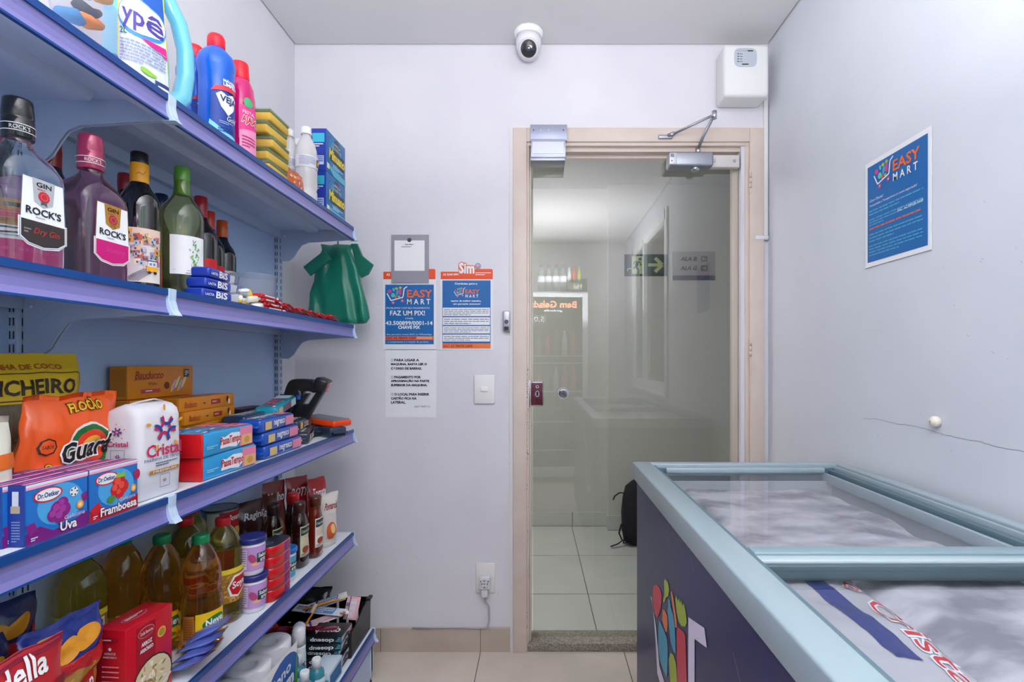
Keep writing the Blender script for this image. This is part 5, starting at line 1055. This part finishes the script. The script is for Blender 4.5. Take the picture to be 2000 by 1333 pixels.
for i in range(4):
    m = MB(); F = pillow(m, .055, .085, .014, C('#5262b4', .25, coat=.6), 3.3+i, cr=.004, nx=10, nzv=12); a = Art(m, F, .01); a.rect(-.0275, .066, .0275, .085, C('#b02468'), 1); a.text('LAVAND', -.02, .05, .02, .058, C('#c8d4f4'), 1); a.poly([(-.022, .02), (.02, .03), (.018, .012), (-.02, .008)], C('#d8dcf0'), 1)
    single('seasoning_sachet', m, ['lowest', 'second', 'third', 'top'][i] + ' lavender blue sachet in the fallen pile before the amber oil', 'sachet', (-.755 + .002*i, 1.048 + .012*i, S4+.008+.0125*i), (R(-8), R(68), R(-12+9*i)), 'blue sachets on the oil shelf')
# cream tubs
def tub(label, c, lidc, loc, rot=0, g=None):
    t = thing('dessert_tub', label, 'tub', loc, rot, g)
    m = MB(); m.lathe([(.025, 0), (.0265, .002), (.0272, .010), (.0310, .082)], C('#e6e0ee', .35), seg=32); m.build('tub_body', t)
    m = MB(); m.lathe([(.0325, .080), (.0345, .083), (.0345, .090), (.0335, .094), (.031, .0955), (.030, .094)], C(lidc, .35, coat=.2), seg=32); m.build('lid', t)
    m = MB(); f = lambda a, b, l: wrap(.0275+.0036*(b-.012)/.07, R(-35))(a, b, l); a = Art(m, f, .005)
    a.rect(-.045, .013, .045, .074, C(c), 1); a.ell(-.014, .044, .008, .013, C('#b84a7c'), 1.6, 30); a.ell(-.006, .030, .010, .005, C('#f0b48c'), 1.6); a.rect(-.004, .032, .028, .056, C('#24404c'), 2); a.text('Sabor', -.001, .045, .026, .054, WH, 2.6, bold=.0004); a.text('arte', .004, .034, .020, .042, WH, 2.6, bold=.0004); a.rect(-.040, .018, -.026, .068, C('#e8dcf0'), 1.6); a.lines(-.039, .02, -.027, .066, 8, C('#8a70a8'), 2, .4); m.build('printed_label', t); return t
tub('lilac dessert tub with navy lid, lower of the stack of two', '#c49ad8', '#232c7c', (-.738, 1.318, S4), 0, 'dessert tubs')
tub('lilac dessert tub with navy lid, upper of the stack of two', '#c49ad8', '#232c7c', (-.740, 1.314, S4+.0958), R(4), 'dessert tubs')
tub('pale blue dessert tub with bright blue lid behind the red tins', '#4cb4d8', '#1e6fc4', (-.745, 1.492, S4), 0, 'dessert tubs')
for i in range(5):
    t = thing('fish_tin', ['lowest', 'second lowest', 'middle', 'second highest', 'topmost'][i] + ' red oblong tin with silver ring-pull lid in the stack of five', 'tin', (-.730, 1.402, S4 + .0292*i), 0, 'red oblong tins stacked')
    m = MB(); m.loft([(0,0,0,.029,.051,3),(0,0,.001,.031,.053,3),(0,0,.027,.031,.053,3),(0,0,.0285,.030,.052,3)], C('#d6121c', .3, coat=.4), 40, capt=False)
    a = Art(m, wrap(.0312, R(0), .0534, n=3, off=.0004), .006); a.rect(.000, .004, .016, .026, C('#5c3ca0'), 1); a.text('88', .002, .006, .014, .024, C('#b83060'), 2, bold=.001); a.lines(.020, .005, .042, .025, 3, C('#f0b8b8'), 1, .5); m.build('can_body', t)
    m = MB(); m.loft([(0,0,.0282,.0305,.0525,3),(0,0,.0290,.0305,.0525,3),(0,0,.0286,.0285,.0505,3)], CHROME, 40); f = Art(m, flat((0, 0, .0291), X, Y)); f.ring(0, -.02, .008, .012, .002, ALU, 1); f.rect(-.003, -.034, .003, -.030, ALU, 1); m.build('can_lid', t)
for i in range(2):
    t = thing('food_can', ['lower', 'upper'][i] + ' large silver food can with red label in the stack of two', 'can', (-.925, 1.48, S4+.1085*i), 0, 'large food cans')
    m = MB(); m.lathe([(.046, 0), (.047, .002), (.045, .005)] + [(.0455 if j % 2 else .0442, .01+.008*j) for j in range(12)] + [(.047, .105), (.046, .107)], C('#9aa4a4', .35, .7), seg=36); m.build('can_body', t)
    m = MB(); m.lathe([(.0475, .104), (.0475, .108), (.044, .108), (.043, .105)], C('#3c444c', .4, .6), seg=36, capb=False); m.build('can_rim', t)
    m = MB(); a = Art(m, wrap(.0462, R(-38)), .006); a.rect(-.018, .030, .05, .100, C('#b82028'), 1); a.text('Bonare', .004, .075, .045, .090, WH, 2, shear=.2, bold=.0004); a.rect(-.05, .01, -.018, .10, C('#c8d0c8'), 1); a.ell(.03, .04, .018, .014, C('#e0a83c'), 2); m.build('printed_label', t)
# sauce bottles
def sauce(label, loc, mat, capc, labc, th, h=.20, rx=.024, ry=.031):
    s = h/.2
    rg = [(0,0,0,rx*.8,ry*.8,3),(0,0,.005,rx,ry,3),(0,0,.030*s,rx,ry,3),(0,0,.090*s,rx*.86,ry*.86,3),(0,0,.130*s,rx*.96,ry*.92,2.6),(0,0,.150*s,rx*.80,ry*.72,2.2),(0,0,.163*s,.016,.016,2),(0,0,.168*s,.016,.016,2)]
    cp = [(0,0,.166*s,.017,.017,2),(0,0,.190*s,.018,.018,2),(0,0,.199*s,.016,.016,2)]
    def art(m):
        a = Art(m, wrap(rx*.97, R(th), ry*.97, n=3, rz=lambda b: 1.03 - .12*min(1, max(0, (b-.03)/.06)) + (.10*max(0, (b-.09)/.04) if b > .09 else 0)), .006)
        a.rect(-.016, .035, .022, .128, C(labc), 1); a.rect(-.013, .100, .019, .124, C('#20301c'), 2); a.text('Oderich', -.011, .107, .017, .117, WH, 3); a.rect(-.010, .072, .016, .092, C('#d8c8a8'), 2); a.ell(.004, .055, .012, .010, C('#a83c1c'), 2); a.lines(-.012, .037, .018, .045, 2, C('#6a5a4a'), 2)
    return bottle('sauce_bottle', label, 'bottle', loc, 0, rg, mat, cp, C(capc, .35, coat=.3), art)
BRN = C('#2a0d0a', .08, coat=.8); KET = C('#6a1c0c', .08, coat=.7)
sauce('dark brown sauce bottle with green and cream label at the shelf edge', (-.752, 1.600, S4), BRN, '#3c1c12', '#c8ccb0', -25)
sauce('dark brown sauce bottle standing behind the front sauce bottle', (-.822, 1.575, S4), BRN, '#301510', '#b8c49c', -30)
sauce('reddish brown sauce bottle with white and black label near shelf end', (-.738, 1.680, S4), KET, '#5c2416', '#e8e4e0', -25, .198, .020, .028)
sauce('dark sauce bottle with small red cap peeping between the front ones', (-.815, 1.690, S4), BRN, '#d01c20', '#c8b89c', -30, .205)
def pouch(label, loc, rot, w, h, d, c, top, txt, seed, top_mat=None, tc=WH):
    m = MB(); F = pillow(m, w, h, d, C(c, .25, coat=.5), seed, cr=.004, flatb=True, nx=14, nzv=18); a = Art(m, F, .01)
    a.rect(-w/2, h*.62, w/2, h, C(top, .25, coat=.4), 1); a.text(txt, -w*.36, h*.70, w*.36, h*.83, tc, 2, bold=.0008, shear=.15); a.ell(0, h*.30, w*.30, h*.16, C('#d8602c'), 1.4); a.ell(w*.08, h*.33, w*.14, h*.09, C('#e8c88c'), 1.8); a.lines(-w*.3, h*.06, w*.3, h*.14, 2, C('#e8d8c8'), 1.6)
    return single('sauce_pouch', m, label, 'pouch', loc, rot, 'sauce pouches on the oil shelf')
pouch('tomato pouch with white scene and orange food at the very end of the sauces', (-.738, 1.775, S4), (0, R(3), R(-30)), .066, .185, .035, '#d8d2cc', '#e4dcd8', 'Pomarola', 1.1, tc=C('#8c1c20'))
pouch('tall red pouch with white lettering, rightmost against the notice wall', (-.795, 1.850, S4), (0, R(-6), R(-28)), .075, .215, .035, '#a8181e', '#b4161e', 'Tomate', 2.1)
pouch('tall red pouch with bold white POTY-like lettering in the middle of the back', (-.862, 1.828, S4), (0, R(-3), R(-35)), .080, .225, .035, '#a01a20', '#a8141e', 'ROTY', 3.1)
pouch('tall dark red pouch leftmost of the three red ones', (-.912, 1.765, S4), (0, R(-4), R(-30)), .080, .222, .035, '#6c1218', '#8c1218', 'Molho', 4.1)
pouch('brown pouch with silver lettered oval right of the large can', (-.880, 1.585, S4), (0, R(-8), R(-25)), .085, .205, .035, '#3a1c1c', '#44201e', 'Ragini', 5.1)
pouch('brown and clear sauce pouch behind the blue-lidded tub', (-.880, 1.670, S4), (0, R(-6), R(-22)), .080, .195, .035, '#4a201a', '#5c2a20', 'Sabor', 6.1)

# ------------------------------------------------------------------ bottom shelf
t = thing('toilet_paper_pack', 'plastic-wrapped pack of white toilet rolls with blue oval on its side', 'toilet paper', (0, 0, 0))
RO = C('#e8e6ea', .9, bump=.3, bscale=120); rx0 = -.705
for i, x in enumerate((rx0-.055, rx0-.165)):
    for j in range(3):
        y = 1.225+.108*j
        for k2 in range(2):
            z = S5 + .001 + .104*k2; m = MB(); m.loft(rr([(.053, z), (.0535, z+.003), (.0535, z+.099), (.052, z+.102), (.022, z+.1025), (.0205, z+.098), (.0205, z+.03)]), RO, 36, capt=False)
            for v in range(len(m.v)): m.v[v] = (m.v[v][0]+x, m.v[v][1]+y, m.v[v][2])
            Art(m, flat((x, y, z+.03), X, Y)).ell(0, 0, .0205, .0205, C('#8e8a90', .9), 1); m.build('roll', t)
m = MB(); m.box(rx0-.221, rx0+.002, 1.168, 1.498, S5, S5+.210, film('pack_film', '#f8f8fa', .07, .08), .028, 4); m.build('film', t)
m = MB(); a = Art(m, flat((rx0+.0025, 1.17, S5), Y, Z)); a.rect(.02, .015, .31, .19, C('#f2f2f4'), .5); a.ell(.225, .115, .095, .065, C('#1f5cb0'), 1, 12); a.text('Sono', .165, .120, .270, .150, WH, 2, slope=.1, bold=.001); a.text('bom', .185, .080, .285, .115, WH, 2, slope=.1, bold=.003); a.poly([(.28, .02), (.31, .02), (.31, .18), (.30, .12)], C('#5cb040'), 1.5); a.poly([(.03, .02), (.18, .02), (.08, .06)], C('#5cb040'), 1.5); m.build('printing', t)
def small_bottle(name, label, loc, rg, cp, bm, cm, art, g): return bottle(name, label, 'bottle', loc, 0, rg, bm, cp, cm, art, group=g)
def mwart(m): a = Art(m, wrap(.0225, R(-25)), .005); a.rect(-.02, .015, .02, .065, C('#d8eef4'), 1); a.ell(.0, .045, .008, .008, C('#20242c'), 2); a.ell(0, .045, .005, .005, WH, 2.5); a.lines(-.015, .02, .015, .034, 2, C('#2878a0'), 2)
for i, (x, y) in enumerate(((-.662, 1.515), (-.668, 1.452), (-.722, 1.506 + .018), (-.668, 1.388))):
    small_bottle('mouthwash_bottle', ['farthest', 'second farthest', 'rearmost', 'nearest'][i] + ' small aqua bottle with white cap in front of the black cartons', (x, y, S5), rr([(.020, 0), (.022, .002), (.022, .075), (.020, .084), (.012, .090), (.011, .094)]), rr([(.0125, .090), (.0128, .116), (.011, .119)]), C('#4ab4cc', .1, trans=.5, coat=.5), C('#e4e8ee', .4), mwart, 'small aqua bottles on the bottom shelf')
def deoart(m): a = Art(m, wrap(.0202, R(-30)), .006); g = Art(m, lambda x, y, l: wrap(.0202, R(-30))(-y, x, l), .006); a.rect(-.03, .02, .03, .11, C('#dfe4ec'), 1); g.text('NIVEA', .03, -.008, .085, .008, C('#1c2c3c'), 2, bold=.0006)
small_bottle('deodorant_can', 'white rounded deodorant can beside the toilet paper pack', (-.736, 1.560, S5), rr([(.018, 0), (.0200, .003), (.0200, .128), (.0195, .132)]), rr([(.0195, .132), (.0195, .165), (.0175, .180), (.012, .188), (.004, .190)]), C('#e2e6ec', .35), C('#eceef2', .3, coat=.4), deoart, None)
small_bottle('deodorant_can', 'pale blue-white deodorant can directly behind the white one', (-.772, 1.640, S5), rr([(.018, 0), (.0200, .003), (.0200, .108), (.0195, .112)]), rr([(.0195, .112), (.0195, .140), (.0175, .150), (.012, .157), (.004, .159)]), C('#c2d4e4', .35), C('#d8e4ee', .3, coat=.4), None, None)
def carton(L=.112, h=.0215):
    m = MB(); m.box(-L/2, L/2, -.045, .045, 0, h, C('#10171e', .3, coat=.3), .001)
    f = Art(m, flat((L/2, -.0452, h), -X, -Z, 1, .0004)); f.text('closeup', .024, .003, .100, .0185, WH, 1, bold=.0012); f.lines(.006, .006, .018, .016, 2, C('#7ac8d8'), 1); f.poly([(0, .001), (.012, .001), (0, .022)], C('#1c8a9c'), 1)
    tp = Art(m, flat((L/2, -.045, h+.0002), -X, Y, 1, -.0005)); tp.text('closeup', .02, .02, .10, .06, WH, 1, bold=.0015)
    s = Art(m, flat((L/2+.0002, -.045, 0), Y, Z)); s.rect(.002, .002, .088, h-.002, C('#c8ccd4'), 1); s.poly([(.002, .002), (.088, .002), (.04, h-.004)], C('#22303c'), 2); s.poly([(.06, .002), (.088, .002), (.088, h-.004)], C('#b83040'), 2)
    return m
c0 = single('toothpaste_carton', carton(), 'black toothpaste carton with upside-down white lettering, lowest of the stack', 'box', (-.700, 1.690, S5), 0, 'black toothpaste cartons')
for i in range(1, 5): dup(c0, (-.700+[0, .004, -.003, .002, .005][i], 1.690+[0, -.006, .003, -.004, .002][i], S5+.0221*i), R([0, 2, -3, 3, -1][i]), 'black toothpaste carton with upside-down white lettering, ' + ['', 'second lowest', 'middle', 'second highest', 'topmost'][i] + ' of the stack')
m = MB(); m.box(-.03, .03, -.05, .05, 0, .060, C('#c8d8e4', .4), .002); a = Art(m, flat((-.03, -.0502, 0), X, Z)); a.rect(.002, .002, .058, .030, C('#1c5c9c'), 1); a.rect(.002, .034, .058, .040, C('#3cacd0'), 1); b = Art(m, flat((.0302, -.05, 0), Y, Z)); b.rect(.004, .01, .09, .05, C('#1c6aa4'), 1)
single('soap_box', m, 'blue and white small box below the black cartons at the shelf edge', 'box', (-.662, 1.585, S5), 0)
# black crate with dental odds and ends
t = thing('plastic_crate', 'black slatted plastic crate full of small packets on the bottom shelf', 'crate', (-.800, 1.812, S5))
m = MB(); hx, hy = .165, .095; BKC = C('#17181b', .45, coat=.2)
m.box(-hx, hx, -hy, hy, 0, .004, BKC)
for sx in (-1, 1):
    m.prism([(-hy, 0), (hy, 0), (hy+.006, .118), (hy*.2, .112), (-hy*.55, .088), (-hy, .085)], (lambda sx: lambda a, b, c: Vector((sx*hx + (c if sx > 0 else -c)-(.002*sx), a, b)))(sx), .004, BKC, .0008)
    m.prism([(hy-.02, .112), (hy+.012, .112), (hy+.012, .122), (hy-.02, .122)], (lambda sx: lambda a, b, c: Vector((sx*hx-.006+c, a, b)))(sx), .014, BKC, .002)
for i in range(9): m.box(-hx+.036*i, -hx+.036*i+.026, hy, hy+.004, .004, .118, BKC)
m.box(-hx, hx, hy, hy+.006, .100, .118, BKC, .001); m.box(-hx, hx, hy, hy+.005, 0, .02, BKC); m.box(-hx, hx, -hy-.004, -hy, 0, .085, BKC, .001)
m.build('crate_frame', t)
a = None; rg = random.Random(21)
def card(label, loc, rot, w, h, c1, c2, name='toothbrush_pack', extra=None):
    m = MB(); m.box(-w/2, w/2, -h/2, h/2, 0, .003, C(c1, .3, coat=.4), .001); a = Art(m, flat((-w/2, -h/2, .0032), X, Y)); a.rect(w*.32, h*.08, w*.80, h*.92, C(c2), 1); a.lines(w*.34, h*.14, w*.78, h*.86, 3, C('#dfe8f4'), 2, .5); a.lines(w*.05, h*.2, w*.26, h*.8, 2, C('#6a7488'), 2); a.rect(w*.26, 0, w*.31, h, C('#1c3c8c'), 1.5)
    if extra: extra(m)
    return single(name, m, label, 'packet', loc, rot, 'dental packs in the black crate')
cz = S5 + .100
card('pale blue toothbrush pack lying flat across the crate', (-.775, 1.800, cz+.020), (R(6), R(3), R(-6)), .185, .042, '#d4dcea', '#5f8cc8')
card('pale toothbrush pack leaning up at the back of crate', (-.775, 1.850, cz+.024), (R(20), R(-16), R(8)), .15, .038, '#dfe6f0', '#4878bc')
card('white and orange toothbrush pack in the middle of the crate', (-.760, 1.765, cz), (R(10), R(-6), R(32)), .14, .034, '#ece4e4', '#e0a0a8')
card('pink striped pack at the right end of crate', (-.672, 1.830, cz+.014), (R(62), 0, R(-8)), .05, .075, '#e8b4bc', '#f0d0d4')
for i in range(7):
    m = MB(); F = pillow(m, .060, .090, .014, C(['#c81c54', '#b8164c', '#d8265c', '#d0204c', '#e24068', '#a81448', '#cc2a5c'][i], .3, coat=.5), 5.5+i, cr=.003, nx=8, nzv=10); Art(m, F, .01).text('Trident' if False else 'dental', -.02, .04, .02, .05, C('#f4c0d0'), 1)
    single('sachet', m, ['first', 'second', 'third', 'fourth', 'fifth', 'sixth', 'seventh'][i] + ' magenta sachet from the left in the front row of the crate', 'sachet', (-.925+.036*i, 1.742+.006*(i % 2), cz-.020), (0, R(58), R(-78-4*(i % 3))), 'magenta sachets in the crate')
m = MB(); F = pillow(m, .07, .10, .03, C('#e0301c', .3, coat=.5), 1.9, cr=.005); single('sachet', m, 'bright red crumpled sachet at the left end of the crate', 'sachet', (-.905, 1.700, S5+.100), (0, R(50), R(-70)))
for i in range(3):
    m = MB(); c = C('#e8981c', .35, coat=.4); m.tube([(-.07, 0, 0), (-.02, .002, .002), (.03, 0, .003), (.06, 0, 0)], [.004, .005, .0035, .003], c, 10); m.box(.050, .078, -.005, .005, .002, .012, C('#f0e8d0', .8), .001); single('toothbrush', m, ['orange toothbrush lying on the pale blue pack', 'orange toothbrush standing in the middle of crate', 'orange toothbrush near the right side of crate'][i], 'toothbrush', [(-.765, 1.815, cz+.036), (-.80, 1.745, cz-.01), (-.700, 1.79, cz+.012)][i], [(0, R(-8), R(20)), (0, R(-60), R(30)), (0, R(-20), R(-50))][i])
single('liner_bag', (lambda m: (pillow(m, .20, .12, .03, C('#1a1a1e', .3, coat=.5), 4.9, cr=.01), m)[1])(MB()), 'black plastic bag bunched at the back left of the crate', 'bag', (-.885, 1.898, S5+.03), (0, R(-6), R(-82)))

# ------------------------------------------------------------------ behind the camera: what the door glass reflects
t = thing('display_fridge', 'white glass-door drinks fridge reflected in the left of the door glass', 'fridge', (.115, -1.02, 0), R(-4))
WF = C('#e2e4ea', .35); m = MB(); m.box(-.34, .34, -.25, .25, .05, 1.90, WF, .01); m.build('cabinet', t)
m = MB()
for x0, x1, z0, z1 in ((-.34, -.285, .10, 1.88), (.285, .34, .10, 1.88), (-.285, .285, 1.84, 1.88), (-.285, .285, .10, .16)): m.box(x0, x1, .25, .30, z0, z1, WF, .004)
m.build('door_frame', t)
m = MB(); m.box(-.285, .285, .251, .256, .16, 1.84, C('#3c4644', .6)); m.box(-.285, .285, .280, .284, .16, 1.84, pane_mat('fridge_glass', '#c4ccc8', 1.5))
a = Art(m, flat((.285, .2845, 0), -X, Z)); a.text('Bem Gelada', .06, 1.735, .52, 1.80, C('#f09a70', .4), 1, bold=.003); a.text('gelada', .2, 1.69, .38, 1.715, WH, 1, bold=.001, shear=.2); a.rect(.36, 1.58, .50, 1.66, C('#22262a'), 1); a.text('5.0', .38, 1.595, .48, 1.645, C('#c8d0d0'), 2)
for z in (1.25, 1.18, .90, .60, .32): a.rect(.0, z, .57, z+.012, C('#d0d4d8'), 1)
m.build('fridge_door', t)
for k3, z in enumerate((1.26, .91)):
    for j in range(6):
        m = MB(); c = ['#b83a34', '#8f9a3a', '#c85a3c', '#3a5a48', '#c8ccd0', '#a02c2c'][(j+k3) % 6]; m.lathe([(.026, 0), (.028, .004), (.028, .16), (.012, .22), (.012, .25)], C(c, .3, coat=.4), seg=14)
        single('drink_bottle', m, 'drink bottle standing behind the glass of the white fridge', 'bottle', (-.10+.085*j, -.752, z), 0, 'drinks inside the display fridge')
CB1 = C('#a89a7c', .7); CB2 = C('#6e6c4e', .7)
for i in range(4):
    t = thing('water_bottle', 'clear water bottle, ' + ['rightmost', 'second from right', 'second from left', 'leftmost'][i] + ' of four on the fridge', 'bottle', (.235-.075*i, -.86, 1.902), 0, 'water bottles on top of the fridge')
    m = MB(); m.lathe([(.034, 0), (.036, .004), (.036, .17), (.030, .21), (.013, .25), (.012, .265)], film('pet', '#c8d4d4', .35, .1) if i == 0 else PET, seg=20); PET = m.mats[0]; m.build('bottle_body', t)
    m = MB(); m.lathe([(.0145, .258), (.0145, .278), (.012, .28)], C('#46404f', .4), seg=16); m.build('cap', t)
    m = MB(); m.lathe([(.0368, .10), (.0368, .16)], C('#e6eaf2', .4), seg=20, capb=False, capt=False); m.build('printed_label', t)
t = thing('drinks_carton', 'open drinks carton with Hei lettering on top of the fridge', 'box', (.345, -.855, 1.901), R(-3))
m = MB(); m.box(-.075, .075, -.06, .06, 0, .09, C('#5a5c50', .6), .002); a = Art(m, flat((.075, .0602, 0), -X, Z)); a.text('Hei', .01, .025, .085, .075, C('#d8dcd8'), 1, bold=.001); m.build('carton', t)
for j in range(3):
    m = MB(); m.lathe([(.02, 0), (.02, .10), (.009, .14), (.009, .165)], C(['#d8d8dc', '#c84434', '#a8b43c'][j], .4), seg=12); single('drink_bottle', m, ['white', 'red', 'lime green'][j] + ' bottle sticking out of the carton on the fridge', 'bottle', (.295+.05*j, -.855, 1.993), 0)
m = MB(); m.box(-.11, .11, -.13, .13, 0, .16, CB2, .002); single('cardboard_box', m, 'olive-brown cardboard box at the right end of the fridge top', 'box', (.36, -1.10, 1.901), R(-8))
